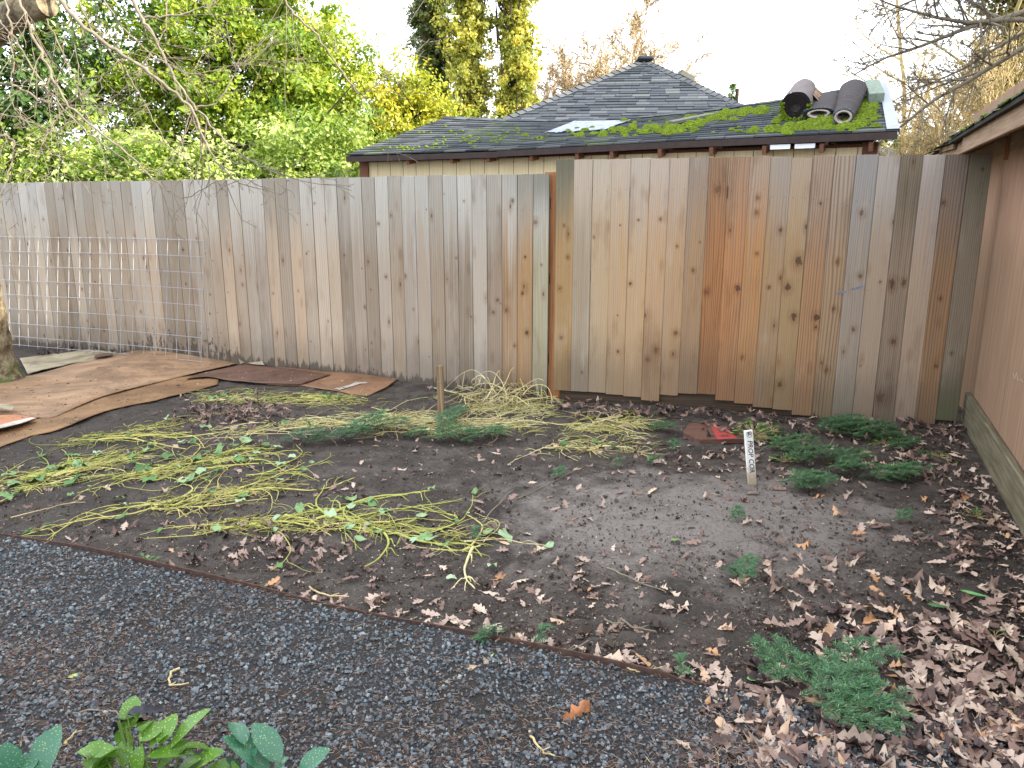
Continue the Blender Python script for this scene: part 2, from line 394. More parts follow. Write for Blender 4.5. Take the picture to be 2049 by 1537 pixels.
def clods():
    m = Mat('soil_crumbs', .9, .2); t = m.attr('tint', 'GEOMETRY')
    m.col(m.ramp(t, [(0, rgb(48, 40, 35)), (.6, rgb(84, 73, 65)), (.96, rgb(112, 100, 90)), (1, rgb(175, 165, 150))])).bump(m.noise(m.wpos(), 200, 3), .5, .003)
    b = MB()
    for k in range(5):
        n = 6500; px = rng.uniform(-60, 2080, n); py = 800+rng.random(n)**.8*640
        P = np.array([GZ(a, c) for a, c in zip(px, py)]); ok = (P[:, 1] > edge_y(P[:, 0])+.02) | (P[:, 0] > 1.5)
        P = P[ok]; n = len(P); sc = .0036*np.exp(rng.normal(0, .6, n)); v, f = rock()
        P[:, 2] += sc*.2+.002
        inst(b, v, f, None, P, sc[:, None]*rng.uniform(.7, 1.3, (n, 3)), rng.uniform(0, 6.3, n), rng.random(n), .6)
    o = b.build('soil_crumbs', m.m); tag(o, 'loose crumbs of dark soil strewn over the mud', kind='stuff')
clods()

# ================================================================ FENCES
LP = np.array([(.300, 6.325), (-1.75, 7.30), (-5.46, 8.80), (-8.6, 10.05)])
LS = np.concatenate([[0], np.cumsum(np.linalg.norm(np.diff(LP, axis=0), axis=1))])
def lp(s): return np.array([np.interp(s, LS, LP[:, 0]), np.interp(s, LS, LP[:, 1])])
BVAR = {}
def board_mesh(h, key=None):
    """one cedar picket with eased edges and a slightly uneven foot, its length along z from 0 to h"""
    b = MB(); w, t = .1385, .018; nz = 14; prof = [(-w/2, t), (-w/2, .0035), (-w/2+.003, 0), (-.02, .0), (.02, 0), (w/2-.003, 0), (w/2, .0035), (w/2, t)]
    ph = random.uniform(0, 6)
    V = []
    for k in range(nz+1):
        z = h*k/nz; bow = .0015*math.sin(ph+z*2.1); cup = .0015*math.sin(ph*2+z)
        for (x, y) in prof: V.append((x+bow, y+cup*(1-(2*x/w)**2), z+(random.uniform(-.002, .002) if k in (0, nz) else 0)))
    n = len(prof); f = []
    for k in range(nz):
        for i in range(n): f.append((k*n+i, k*n+(i+1) % n, (k+1)*n+(i+1) % n, (k+1)*n+i))
    f += [(nz*n+7, nz*n, nz*n+1, nz*n+6), (nz*n+1, nz*n+2, nz*n+5, nz*n+6), (nz*n+2, nz*n+3, nz*n+4, nz*n+5)]
    f += [(0, 7, 6, 1), (1, 6, 5, 2), (2, 5, 4, 3)]
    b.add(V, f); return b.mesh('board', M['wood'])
def board(parent, pos, ang, zb, zt, tone, top, ringk=.25, wet=.1, alg=0, algf=0, knots=None, lean=0, nk=None):
    o = bpy.data.objects.new('board', board_mesh(zt-zb)); link(o, parent)
    o.location = (pos[0], pos[1], zb); o.rotation_euler = (0, lean, ang)
    o['seed'] = random.uniform(0, 40); o['tone'] = list(tone[:3]); o['top'] = list(top[:3])
    o['ringk'] = float(ringk); o['rings'] = random.uniform(260, 430); o['cath'] = random.uniform(.5, 1.6)
    o['kstr'] = random.uniform(.45, .92); o['wet'] = float(wet); o['alg'] = float(alg); o['algf'] = float(algf)
    nk = random.choice([0, 1, 2, 2, 3, 4]) if nk is None else nk
    ks = list(knots or [])
    while len(ks) < nk: ks.append((random.uniform(-.055, .055), random.uniform(.1, zt-zb-.1), random.choice([.004, .005, .007, .011])))
    while len(ks) < 4: ks.append((3.0, -5.0, .005))
    for i, k in enumerate(ks[:4]): o['knot%d' % i] = [float(q) for q in k]
    return o
def fence_left():
    root = empty('wooden_fence', (LP[0][0], LP[0][1], 0)); tag(root, 'pale grey cedar fence behind the cardboard and wire panel, the lower of the two runs', 'fence', 'cedar fences around the yard')
    off = Vector(root.location)
    tones = [(176, 160, 142), (168, 150, 130), (182, 164, 144), (160, 143, 124), (170, 150, 128), (186, 172, 156), (164, 148, 132), (175, 152, 128), (152, 134, 114), (180, 160, 136)]
    tops = [(170, 166, 158), (158, 152, 142), (180, 176, 168), (148, 140, 128)]
    s = .075; i = 0
    while s < LS[-1]-.1:
        p = lp(s); q = lp(s+.05); ang = math.atan2(q[1]-p[1], q[0]-p[0])+math.pi
        tn = random.choice(tones); k = random.uniform(.86, 1.06)
        fr = {0: (165, 155, 125), 1: (178, 138, 92), 2: (165, 130, 92), 3: (172, 150, 128)}.get(i)
        if fr: tn = fr
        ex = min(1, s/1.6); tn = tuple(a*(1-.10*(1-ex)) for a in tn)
        kk = {0: dict(alg=.55, knots=[(-.05, 1.53, .017)], nk=2), 1: dict(alg=.35, knots=[(.02, .62, .016), (-.02, .95, .01), (.0, 1.25, .009)]), 2: dict(alg=.3, knots=[(.03, 1.7, .012), (-.03, .8, .015), (.045, .5, .01)])}.get(i, {})
        damp = .16+.42*math.exp(-((s-4.15)/.75)**2) + random.uniform(0, .10)
        if s > 6: damp = .12
        if i > 44: kk['alg'] = .25
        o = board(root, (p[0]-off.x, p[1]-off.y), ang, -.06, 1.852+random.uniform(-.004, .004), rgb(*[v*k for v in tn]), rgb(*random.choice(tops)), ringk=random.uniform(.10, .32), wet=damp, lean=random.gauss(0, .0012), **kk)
        if i == 2: o['label'] = 'knotty warm brown board'
        s += .1400; i += 1
    # rails and posts on the far side
    for z in (.35, 1.02, 1.62):
        for a in range(len(LP)-1):
            A, B = LP[a], LP[a+1]; d = B-A; L = np.linalg.norm(d); n = np.array([-d[1], d[0]])/L; n = n if n[1] > 0 else -n
            c = (A+B)/2+n*.042; b = MB(); b.box((0, 0, 0), (L-.01, .038, .088)); o = b.build('rail', M['rail'], root)
            o.location = (c[0]-off.x, c[1]-off.y, z); o.rotation_euler = (0, 0, math.atan2(d[1], d[0]))
    s = .9
    while s < LS[-1]:
        p = lp(s); q = lp(s+.05); d = (q-p)/np.linalg.norm(q-p); n = np.array([-d[1], d[0]]); n = n if n[1] > 0 else -n
        b = MB(); b.box((0, 0, .86), (.089, .089, 1.76), bev=.004); o = b.build('post', M['post'], root)
        c = p+n*.11; o.location = (c[0]-off.x, c[1]-off.y, 0); o.rotation_euler = (0, 0, math.atan2(d[1], d[0])); s += 2.3
fence_left()
RA, RB = np.array([.345, 6.245]), np.array([3.345, 5.505])
RD = (RB-RA)/np.linalg.norm(RB-RA); RANG = math.atan2(RD[1], RD[0])
def on_right(px, py):
    """height on the right fence's face along a ray"""
    d = ray(px, py); n = np.array([-RD[1], RD[0]]); t = (RA@n)/(d[0]*n[0]+d[1]*n[1]); return H+t*d[2], t*d[0]
def fence_right():
    root = empty('wooden_fence', (RA[0], RA[1], 0)); tag(root, 'taller knotty cedar fence with orange brown boards and a stepped foot by the shed', 'fence', 'cedar fences around the yard')
    foot = [(781, 1120), (783, 1160), (785, 1195), (789, 1228), (793, 1262), (801, 1290), (790, 1330), (787, 1370), (788, 1412), (801, 1452), (808, 1490), (815, 1530), (820, 1570), (831, 1612), (837, 1655), (842, 1700), (845, 1745), (851, 1790), (853, 1835), (856, 1870), (842, 1905)]
    sp = [((158, 128, 88), 1, .12, .55), ((150, 134, 112), 0, .2, .1), ((172, 148, 116), 0, .15, .05), ((174, 144, 108), 0, .15, 0), ((176, 146, 110), 0, .15, 0), ((174, 140, 102), 0, .2, 0),
          ((168, 136, 100), 0, .15, 0), ((156, 126, 94), 0, .2, .1), ((160, 112, 72), 0, .5, 0), ((170, 122, 82), 0, .42, 0), ((170, 126, 82), 0, .35, 0), ((158, 128, 92), 0, .2, 0),
          ((158, 130, 94), 0, .2, 0), ((164, 126, 90), 0, .5, 0), ((160, 134, 104), 0, .62, 0), ((156, 142, 126), 0, .25, 0), ((164, 144, 122), 0, .12, 0), ((148, 130, 112), 0, .5, 0),
          ((172, 150, 128), 0, .15, 0), ((152, 120, 88), 0, .55, 0), ((134, 122, 104), 0, .4, .2)]
    tops = [(118, 112, 96), (178, 164, 148), (176, 164, 148), (172, 158, 142), (172, 160, 146), (172, 158, 144), (168, 152, 136), (140, 126, 114), (136, 110, 88), (150, 124, 102), (158, 138, 120), (150, 138, 126),
            (160, 142, 122), (150, 132, 116), (152, 138, 124), (142, 138, 134), (158, 150, 142), (118, 108, 92), (166, 156, 148), (132, 120, 110), (126, 120, 104)]
    kn = {0: [(-.03, .95, .012), (.03, 1.2, .010), (-.01, .55, .012), (.0, 1.45, .008)], 5: [(.02, 1.5, .010), (.03, .48, .018), (-.03, .4, .014)], 6: [(.03, .62, .016), (.02, .45, .014), (.01, 1.3, .008)], 8: [(.0, 1.72, .020), (-.04, .95, .014)],
          9: [(.045, .98, .020)], 10: [(.0, 1.66, .013), (.0, 1.55, .014), (-.03, .45, .012), (.02, 1.25, .010)], 12: [(.03, 1.2, .026), (-.03, 1.0, .022), (.03, .78, .020), (-.03, .25, .018)], 11: [(.03, 1.42, .014), (-.02, 1.0, .010)],
          13: [(.045, .78, .020), (.045, .71, .012), (.0, 1.62, .009)], 14: [(.01, 1.2, .014), (.02, .85, .012), (.01, .38, .014)], 15: [(.0, 1.55, .016), (.03, 1.1, .014), (.02, .7, .013)], 17: [(-.04, 1.05, .021), (.04, 1.06, .016), (.01, .62, .016), (-.03, .19, .028)],
          18: [], 19: [(-.055, 1.62, .012), (.0, .95, .010), (.03, .45, .01)], 20: [(.02, 1.85, .007), (-.02, .55, .008)]}
    for i in range(21):
        s = .072+i*.1455; p = RD*s; zb, _ = on_right(foot[i][1], foot[i][0]); tn, alg, rk, al = sp[i]
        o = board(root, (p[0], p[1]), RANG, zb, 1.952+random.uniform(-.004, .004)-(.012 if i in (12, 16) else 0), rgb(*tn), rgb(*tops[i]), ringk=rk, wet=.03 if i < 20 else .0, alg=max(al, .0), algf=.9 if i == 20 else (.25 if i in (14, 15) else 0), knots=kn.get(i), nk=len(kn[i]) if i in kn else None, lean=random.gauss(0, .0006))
        o['wet'] = .02
        # knots are given as heights above the ground: shift to the board's own foot
        for k in range(4):
            q = list(o['knot%d' % k]); q[1] = q[1]-zb if i in kn and k < len(kn[i]) else q[1]; o['knot%d' % k] = q
        o.scale = (1.056, 1, 1); o.location.x += (i % 2)*.003*RD[1]; o.location.y -= (i % 2)*.003*RD[0]
        if i in (8, 9): o['label'] = 'orange brown board'
        if i == 14: o['label'] = 'board with bold cathedral grain'
        if i == 20: o['label'] = 'grey board with a green foot'
    L = float(np.linalg.norm(RB-RA)); ang = RANG
    n = np.array([-RD[1], RD[0]])
    for z, nm in ((.34, 'rail'), (1.05, 'rail'), (1.70, 'rail'), (.07, 'kick_board')):
        b = MB(); b.box((0, 0, 0), (L-.1, .038, .088 if nm == 'rail' else .13)); o = b.build(nm, M['rail'], root)
        c = RD*L/2+n*.043; o.location = (c[0], c[1], z); o.rotation_euler = (0, 0, ang)
    for s in (.02, 1.5, 2.96):
        b = MB(); b.box((0, 0, .90), (.09, .09, 1.87), bev=.004); o = b.build('post', M['post'], root)
        c = RD*s+n*.115; o.location = (c[0], c[1], 0); o.rotation_euler = (0, 0, ang)
    # old blue paint smears on two boards, a few hundredths of a millimetre of paint
    m = Mat('blue_chalk', .9, .1); nn = m.noise(m.obj(), 60, 4, .7); m.col(m.mix(nn.step(.3, .7), rgb(98, 110, 142), rgb(132, 134, 142)))
    for (x0, x1, z0, z1) in ((1672, 1694, 587, 583), (1702, 1728, 580, 573)):
        za, xa = on_right(x0, z0); zc, xc = on_right(x1, z1); b = MB(); s0 = (xa-RA[0])/RD[0]; s1 = (xc-RA[0])/RD[0]; t = np.linspace(0, 1, 12)
        V = []
        for q in t:
            ww = .0085*(math.sin(math.pi*min(1, q*1.02+.01))**.6)+random.uniform(0, .002)
            for e in (-1, 1): c = RD*(s0+(s1-s0)*q)-n*.0048; V.append((c[0], c[1], za+(zc-za)*q+e*ww))
        b.add(V, [(2*i, 2*i+2, 2*i+3, 2*i+1) for i in range(11)]); b.build('paint_smear', m.m, root)
fence_right()
# corner post seen in the slit between the two runs
b = MB(); b.box((0, 0, .93), (.10, .09, 1.87), bev=.004); o = b.build('fence_post', M['post']); o.location = (.325, 6.405, 0); o.rotation_euler = (0, 0, R(-18))
tag(o, 'orange brown square post in the slit between the two fence runs', 'post')
# ================================================================ BROWN SHED AT THE RIGHT
def t111(name, c, c2, groove=.2, gw=.010, axis=1, dark=(.02, .015, .012), start=0.0):
    """plywood siding with vertical grooves every `groove` metres along the object's x"""
    m = Mat(name, .82, .25); x, y, z = m.sep(m.obj())
    n = m.noise(m.comb(x*60, y*60, z*1.6), 1.0, 4, .7); b = m.noise(m.obj(), 2.2, 4, .6)
    c0 = m.mix(n.step(.34, .72), c, c2); c0 = m.mix(b.step(.5, .8)*.35, c0, m.mix(1.0, c0, (.66, .6, .56, 1), 'MULTIPLY'))
    g = ((x+start)/groove).m('FRACT'); g = g.m('MINIMUM', g*-1.0+1.0)*groove
    k = g.step(gw*.5, gw*.2); c0 = m.mix(k*.8, c0, dark)
    if name == 'brown_siding':
        sp = (z+(b-.5)*.5+(n-.5)*.3).step(.62, .15); c0 = m.mix(sp*.35, c0, rgb(96, 86, 62)); s2 = m.noise(m.comb(x*14, y*14, z*.35), 1.0, 3, .6).step(.55, .72); c0 = m.mix(s2*.35, c0, m.mix(1.0, c0, (.6, .52, .46, 1), 'MULTIPLY'))
    m.col(c0); m.bump(n*.3-k*3.0, .5, .004); return m.m
M['brown_siding'] = t111('brown_siding', rgb(160, 126, 104), rgb(182, 148, 124), 1.22, .008)
M['brown_trim'] = simple_wood('brown_trim', rgb(138, 112, 90), rgb(166, 142, 118), axis='x')
M['sill'] = simple_wood('treated_sill', rgb(92, 86, 68), rgb(128, 120, 98), .5, 'x')
M['shingle_dark'] = None
def shingle_mat(name, lo, mid, hi, moss=0.0):
    m = Mat(name, .9, .2); t = tinted(m); n = m.noise(m.obj(), 60, 4, .7); b = m.noise(m.obj(), 1.3, 4)
    c = m.ramp(t, [(0, lo), (.5, mid), (1, hi)]); c = m.mix(n.step(.4, .7)*.4, c, m.mix(1.0, c, (.6, .6, .62, 1), 'MULTIPLY'))
    if moss:
        k = (b+(n-.5)*.4).step(.50, .66)*moss; c = m.mix(k, c, rgb(86, 104, 44))
    m.col(c); m.bump(n, .5, .003); return m.m
M['sh_old'] = shingle_mat('old_moss_stained_shingle', rgb(46, 50, 54), rgb(70, 74, 78), rgb(94, 96, 98), .35)
M['sh_house'] = shingle_mat('architectural_shingle', rgb(48, 53, 60), rgb(72, 77, 84), rgb(100, 102, 102))
M['moss'] = None
mm = Mat('bright_moss', .95, .1); nn = mm.noise(mm.wpos(), 55, 5, .8); mm.col(mm.mix(mm.attr('tint', 'GEOMETRY')*.3, mm.mix(nn.step(.3, .7), rgb(70, 90, 24), rgb(150, 172, 54)), rgb(76, 82, 34))).bump(nn, 1.0, .03); M['moss'] = mm.m
M['dark_void'] = plain('tarry_underside', rgb(40, 34, 30), .9, .3, 12, .2)
K0 = np.array([3.405, 5.50]); KD = np.array([-.390, -.921]); KD /= np.linalg.norm(KD); KN = np.array([KD[1], -KD[0]])   # KN points to the yard
def brown_shed():
    ang = math.atan2(KD[1], KD[0]); root = empty('garden_shed', (K0[0], K0[1], 0), ang)
    tag(root, 'brown plywood shed with a mossy low eave closing the right side of the yard', 'shed')
    # local frame: x runs towards the camera along the wall, y points away from the yard?  (check sign)
    sy = 1.0 if (np.array([-math.sin(ang), math.cos(ang)])@KN) > 0 else -1.0     # yard side
    def P(name, c, d, mat, bev=.003, rx=0):
        b = MB(); b.box((0, 0, 0), d, bev=bev); o = b.build(name, mat, root); o.location = (c[0], c[1]*sy, c[2]); o.rotation_euler = (rx*sy, 0, 0); return o
    P('wall_panel', (1.0, -.010, .98), (6.4, .016, 1.96), M['brown_siding'], 0)
    P('wall_panel', (1.0, -.030, 2.16), (6.4, .016, .52), M['brown_siding'], 0)
    P('trim_board', (1.25, -.012, 2.035), (5.86, .022, .15), M['brown_trim'])
    o = P('corner_batten', (-.002, .008, 2.03), (.034, .030, .24), M['post'])
    P('sill_board', (1.9, .022, .115), (4.1, .04, .235), M['sill'], .006)
    for x0 in (-2.19, 4.16):                    # gable ends follow the lean of the roof
        b = MB(); pr = [(-.04, 0), (-.04, 2.10), (-2.35, 2.86), (-2.35, 0)]
        b.add([(x0, y*sy, z) for y, z in pr]+[(x0+.03, y*sy, z) for y, z in pr], [(0, 1, 2, 3), (7, 6, 5, 4), (0, 4, 5, 1), (1, 5, 6, 2), (2, 6, 7, 3), (3, 7, 4, 0)]); b.build('end_wall', M['brown_siding'], root)
    P('back_wall', (1.0, -2.37, 1.43), (6.38, .03, 2.86), M['brown_siding'], 0)
    # eave: fascia, soffit, rafters, roof
    P('fascia', (2.2, .30, 1.995), (3.9, .022, .10), M['brown_trim'], .003)
    P('fascia', (-1.0, .275, 2.00), (2.3, .020, .085), M['brown_trim'], .003)
    P('roof_edge_strip', (1.95, .325, 2.052), (4.5, .03, .02), M['dark_void'], 0)
    for i in range(9):
        P('rafter', (-1.9+.61*i, .13, 2.06), (.038, .30, .075), M['brown_trim'], 0, rx=R(-18))
    # roof plane rising away from the yard, courses of torn old shingle
    b = MB(); sl = math.tan(R(18)); rr = np.random.default_rng(5)
    for r in range(18):
        u0 = .345-.14*r; u1 = u0-.17
        x = -2.15
        while x < 4.2:
            w = rr.uniform(.12, .3); w = min(w, 4.2-x); dz = rr.uniform(0, .006); j = rr.uniform(-.008, .012) if r == 0 else 0
            y0, y1 = (u0+j)*sy, u1*sy; z0 = 2.055+(.345-u0)*sl+.016+dz; z1 = 2.055+(.345-u1)*sl+.008+dz
            b.add([(x, y0, z0-.007), (x+w-.004, y0, z0-.007), (x+w-.004, y0, z0), (x, y0, z0), (x+w-.004, y1, z1), (x, y1, z1)], [(0, 1, 2, 3), (3, 2, 4, 5)] if sy < 0 else [(3, 2, 1, 0), (5, 4, 2, 3)], None, rr.random()); x += w
    b.build('shingle_courses', M['sh_old'], root)
    b = MB(); b.box((0, 0, 0), (6.35, 2.8, .016)); o = b.build('roof_deck', M['dark_void'], root); o.location = (1.03, -1.04*sy, 2.052+1.385*sl); o.rotation_euler = (-R(18)*sy, 0, 0)
    b = MB(); b.box((0, 0, 0), (.30, .20, .006)); o = b.build('flashing_sheet', M['white_sheet'], root); o.location = (.05, .26*sy, 2.115); o.rotation_euler = (-R(18)*sy, 0, R(4))
    # torn fascia end and hanging scrap
    for k, (x, y, z, l, rz) in enumerate(((-.62, .30, 2.035, .75, .03), (-1.1, .29, 2.055, .5, -.02), (-.2, .30, 2.075, .25, .08))):
        b = MB(); b.box((0, 0, 0), (l, .018, .035)); o = b.build('torn_board', M['stake'], root); o.location = (x, y*sy, z); o.rotation_euler = (0, rz, 0)
    # moss along the eave
    b = MB(); rr = np.random.default_rng(9)
    for i in range(260):
        x = rr.uniform(-.3, 4.0); u = .34-abs(rr.normal(0, .10)); s = rr.uniform(.008, .024); z = 2.055+(.345-u)*sl+.02
        v = np.array(OCT)*[s*1.6, s*1.2, s*.8]+[x, u*sy, z]; b.add(v, None, [(0,1,4),(1,2,4),(2,3,4),(3,0,4),(1,0,5),(2,1,5),(3,2,5),(0,3,5)])
    o = b.build('eave_moss', M['moss'], root, True); o['kind'] = 'stuff'
    # white scribbled chalk line on the wall
    b = MB(); pts = [(2027, 747), (2030, 758), (2034, 746), (2037, 762), (2042, 758), (2046, 765), (2052, 762), (2058, 770)]
    for (a, c) in zip(pts[:-1], pts[1:]):
        loc = []
        for q in (a, c):
            d = ray(*q); t = (K0@KN)/(d[0]*KN[0]+d[1]*KN[1]); X = np.array([t*d[0], t*d[1]])-K0; loc.append((X@KD, H+t*d[2]))
        (x0, z0), (x1, z1) = loc; y = .0002*sy; b.add([(x0-.003, y, z0), (x1-.003, y, z1), (x1+.004, y, z1+.002), (x0+.004, y, z0+.002)], [(0, 1, 2, 3)])
    m = plain('white_chalk', rgb(205, 196, 186), .9, .1); b.build('chalk_scribble', m, root)
ws = Mat('weathered_white_sheet', .45, .4); nn = ws.noise(ws.obj(), 9, 5, .7); n2 = ws.noise(ws.obj(), 50, 3)
ws.col(ws.mix(nn.step(.40, .62), rgb(136, 148, 172), rgb(98, 106, 122))).bump(n2, .3, .004); M['white_sheet'] = ws.m
brown_shed()

# ================================================================ MOSSY SHED BEHIND THE FENCE
M['fascia'] = plain('dark_brown_fascia', rgb(58, 46, 44), .7, .2, 14, .3)
M['cream'] = t111('cream_siding', rgb(206, 188, 150), rgb(222, 206, 168), .2, .010, start=.05)
M['red_rafter'] = simple_wood('reddish_rafter', rgb(92, 60, 46), rgb(132, 92, 72), axis='y')
EL, ER = np.array(AT(693, 312, 10.5)), np.array(AT(1797, 262, 7.6))
RIDGE_PX = [(893, 236.5, 12.15), (1026, 242.5, 11.65), (1128, 243, 11.3), (1260, 239, 10.9), (1416, 224, 10.45), (1494, 213, 10.2), (1559, 204, 10.0), (1771, 169, 9.45)]
RP = np.array([AT(*p) for p in RIDGE_PX]); RU = np.concatenate([[0], np.cumsum(np.linalg.norm(np.diff(RP, axis=0), axis=1))]); RU /= RU[-1]
EAVE_PX = [(693, 312, 10.5), (1015, 301, 9.45), (1349, 283, 8.6), (1797, 263, 7.6)]
EP = np.array([AT(*p) for p in EAVE_PX]); EU = np.concatenate([[0], np.cumsum(np.linalg.norm(np.diff(EP, axis=0), axis=1))]); EU /= EU[-1]
def eave(u): return np.array([np.interp(u, EU, EP[:, k]) for k in range(3)])
def ridge(u): return np.array([np.interp(u, RU, RP[:, k]) for k in range(3)])
def roofp(u, v, lift=0.0): p = eave(u)*(1-v)+ridge(u)*v; p = p.copy(); p[2] += lift; return p
def solve_roof(px, py):
    """where a ray meets the shed roof, as (u, v)"""
    best = None; d = np.array(ray(px, py)); d /= np.linalg.norm(d)
    for u in np.linspace(0, 1, 81):
        for v in np.linspace(0, 1, 41):
            p = roofp(u, v)-[0, 0, H]; t = p@d; e = np.linalg.norm(p-t*d)
            if best is None or e < best[0]: best = (e, u, v)
    return best[1], best[2]
def mossy_shed():
    root = empty('outbuilding', (0, 0, 0)); tag(root, 'cream shed with a sagging mossy roof standing just behind the fence', 'shed')
    rr = np.random.default_rng(3)
    b = MB(); rows = 17; L = float(np.linalg.norm(EP[-1]-EP[0]))
    for r in range(rows):
        v0, v1 = r/rows, min(1.0, (r+1.25)/rows); x = -rr.uniform(0, .3)
        while x < L:
            w = .305+rr.uniform(-.01, .01); a, c = max(0, x/L), min(1, (x+w-.006)/L)
            if c > a:
                j = rr.uniform(-.004, .004); k = rr.uniform(0, .004)
                p0, p1, p2, p3 = roofp(a, v0+j/2, .020+k), roofp(c, v0+j/2, .020+k), roofp(c, v1, .006), roofp(a, v1, .006)
                q0, q1 = p0-[0, 0, .017], p1-[0, 0, .017]
                b.add([q0, q1, p1, p0, p2, p3], [(0, 1, 2, 3), (3, 2, 4, 5)], None, rr.random())
            x += w
    b.build('shingle_roof', M['sh_old'], root)
    b = MB(); us = np.linspace(0, 1, 40)      # deck and the far slope
    for a, c in zip(us[:-1], us[1:]):
        b.add([roofp(a, 0, -.012), roofp(c, 0, -.012), roofp(c, 1, -.012), roofp(a, 1, -.012)], [(3, 2, 1, 0)])
        q = [ridge(a), ridge(c)]; far = [p*2-e for p, e in zip(q, [eave(a), eave(c)])]
        for f_, e in zip(far, (eave(a), eave(c))): f_[2] = e[2]
        b.add([q[0]+[0, 0, .0], q[1]+[0, 0, .0], far[1], far[0]], [(0, 1, 2, 3)])
    b.build('roof_deck', M['dark_void'], root)
    b = MB()                                  # ridge caps
    for a in np.arange(0, 1, .036):
        c = min(1, a+.037); d = (eave(a)-ridge(a)); d /= np.linalg.norm(d); g = d*[-1, -1, 1]
        p, q = ridge(a)+[0, 0, .030], ridge(c)+[0, 0, .024]
        b.add([p+d*.13, q+d*.13, q, p, q+g*.13, p+g*.13], [(0, 1, 2, 3), (3, 2, 4, 5)], None, rr.random())
    b.build('ridge_caps', M['sh_house'], root)
    for (u0, u1, dz, out) in ((0.0, .365, -.012, .012), (.345, 1.0, -.004, .030)):
        b = MB(); us = np.linspace(u0, u1, 16); dd = (eave(1)-eave(0)); dd[2] = 0; dd /= np.linalg.norm(dd); n = np.array([dd[1], -dd[0], 0])
        V = []
        for u in us:
            p = eave(u)+[0, 0, dz]; V += [p+n*out, p+n*out-[0, 0, .066], p+n*(out-.02)-[0, 0, .066], p+n*(out-.02)]
        f = []
        for i in range(len(us)-1):
            for j in range(4): f.append((i*4+j, i*4+(j+1) % 4, i*4+4+(j+1) % 4, i*4+4+j))
        f += [(3, 2, 1, 0), tuple(len(V)-4+k for k in (0, 1, 2, 3))]
        b.add(V, f); b.build('fascia', M['fascia'], root)
    # light metal rake flashing at the right end
    b = MB(); e0, r0 = roofp(1, -.01, .032), roofp(1, 1.0, .036); s = (eave(1)-eave(.98))/np.linalg.norm(eave(1)-eave(.98))
    b.add([e0-s*.10, e0+s*.012, r0+s*.012, r0-s*.07, e0+s*.012-[0, 0, .07], r0+s*.012-[0, 0, .07]], [(0, 1, 2, 3), (1, 4, 5, 2)])
    m = plain('grey_flashing', rgb(142, 146, 160), .45, .12, 8, .1, .5); b.build('rake_flashing', m, root)
    # walls: set back .28 m, cream siding; rafter tails, top plate, posts
    A, B = eave(0), eave(1); dd = (B-A); dd[2] = 0; L = np.linalg.norm(dd); dd /= L; n = np.array([-dd[1], dd[0], 0]); ang = math.atan2(dd[1], dd[0])
    def at_u(s, back, z): p = A+dd*s+n*back; return (p[0], p[1], z)
    zt = lambda s: 2.165
    b = MB(); s0, s1 = .20, L-.30
    b.add([(s0, 0, 0), (s1, 0, 0), (s1, 0, zt(s1)), (s0, 0, zt(s0)), (s0, .02, 0), (s1, .02, 0), (s1, .02, zt(s1)), (s0, .02, zt(s0))], [(0, 1, 2, 3), (3, 2, 6, 7), (5, 4, 7, 6), (0, 3, 7, 4), (1, 5, 6, 2)])
    o = b.build('wall', M['cream'], root); o.location = at_u(0, .20, 0); o.rotation_euler = (0, 0, ang)
    for s, d in ((.14, .14), (L-.235, .14)):
        b = MB(); b.box((0, 0, 1.1), (d, .10, 2.22), bev=.004); o = b.build('corner_post', M['red_rafter'], root); o.location = at_u(s, .22, 0); o.rotation_euler = (0, 0, ang)
    b = MB(); b.box((0, 0, 0), (L-.5, .06, .035)); o = b.build('top_plate', M['red_rafter'], root); o.location = at_u(L/2, .245, 2.18); o.rotation_euler = (0, 0, ang)
    b = MB(); b.box((0, 0, 1.0), (.03, 3.6, 2.0)); o = b.build('wall', M['cream'], root); o.location = at_u(.2, 2.1, 0); o.rotation_euler = (0, 0, ang)
    b = MB(); b.box((0, 0, 1.0), (.03, 3.6, 2.0)); o = b.build('wall', M['cream'], root); o.location = at_u(L-.3, 2.1, 0); o.rotation_euler = (0, 0, ang)
    b = MB(); b.box((0, 0, 1.05), (L-.5, .03, 2.1)); o = b.build('wall', M['dark_void'], root); o.location = at_u(L/2, 3.8, 0); o.rotation_euler = (0, 0, ang)
    for px in (814, 901, 975, 1062, 1155, 1225, 1322, 1425, 1531, 1646, 1745):
        # place by the eave parameter whose picture column it is
        us = np.linspace(0, 1, 400); E_ = np.array([eave(u) for u in us]); cx = CX+F*E_[:, 0]/(E_[:, 1]*CP-(E_[:, 2]-H)*SP); u = np.interp(px, cx, us)
        s = u*L; z = eave(u)[2]-.115
        b = MB(); b.box((0, .22, .03), (.040, .46, .088), tint=0, M=None, bev=.003); o = b.build('rafter_tail', M['red_rafter'], root)
        o.location = at_u(s, .03, 2.125); o.rotation_euler = (R(10), 0, ang)
    # two white strips painted as daylight showing through under the eave
    for (x0, x1) in ((1543, 1583), (1592, 1633)):
        us = np.linspace(0, 1, 400); E_ = np.array([eave(u) for u in us]); cx = CX+F*E_[:, 0]/(E_[:, 1]*CP-(E_[:, 2]-H)*SP); a, c = np.interp(x0, cx, us)*L, np.interp(x1, cx, us)*L
        b = MB(); b.box((0, 0, 0), (c-a, .01, .045)); o = b.build('eave_daylight', M['daylight_white'], root); u = (a+c)/2/L
        o.location = at_u((a+c)/2, .012, eave(u)[2]-.10); o.rotation_euler = (0, math.atan2(-.05, L), ang)
    for i in range(int(L/.4)):            # nail heads along the top of the siding
        s = .35+i*.4
        if s > L-.35: break
        b = MB(); b.tube([(0, .004, 0), (0, -.003, 0)], .006, 8); o = b.build('nail_head', M['dark_void'], root); o.location = at_u(s, .2, zt(s)-.05); o.rotation_euler = (0, 0, ang)
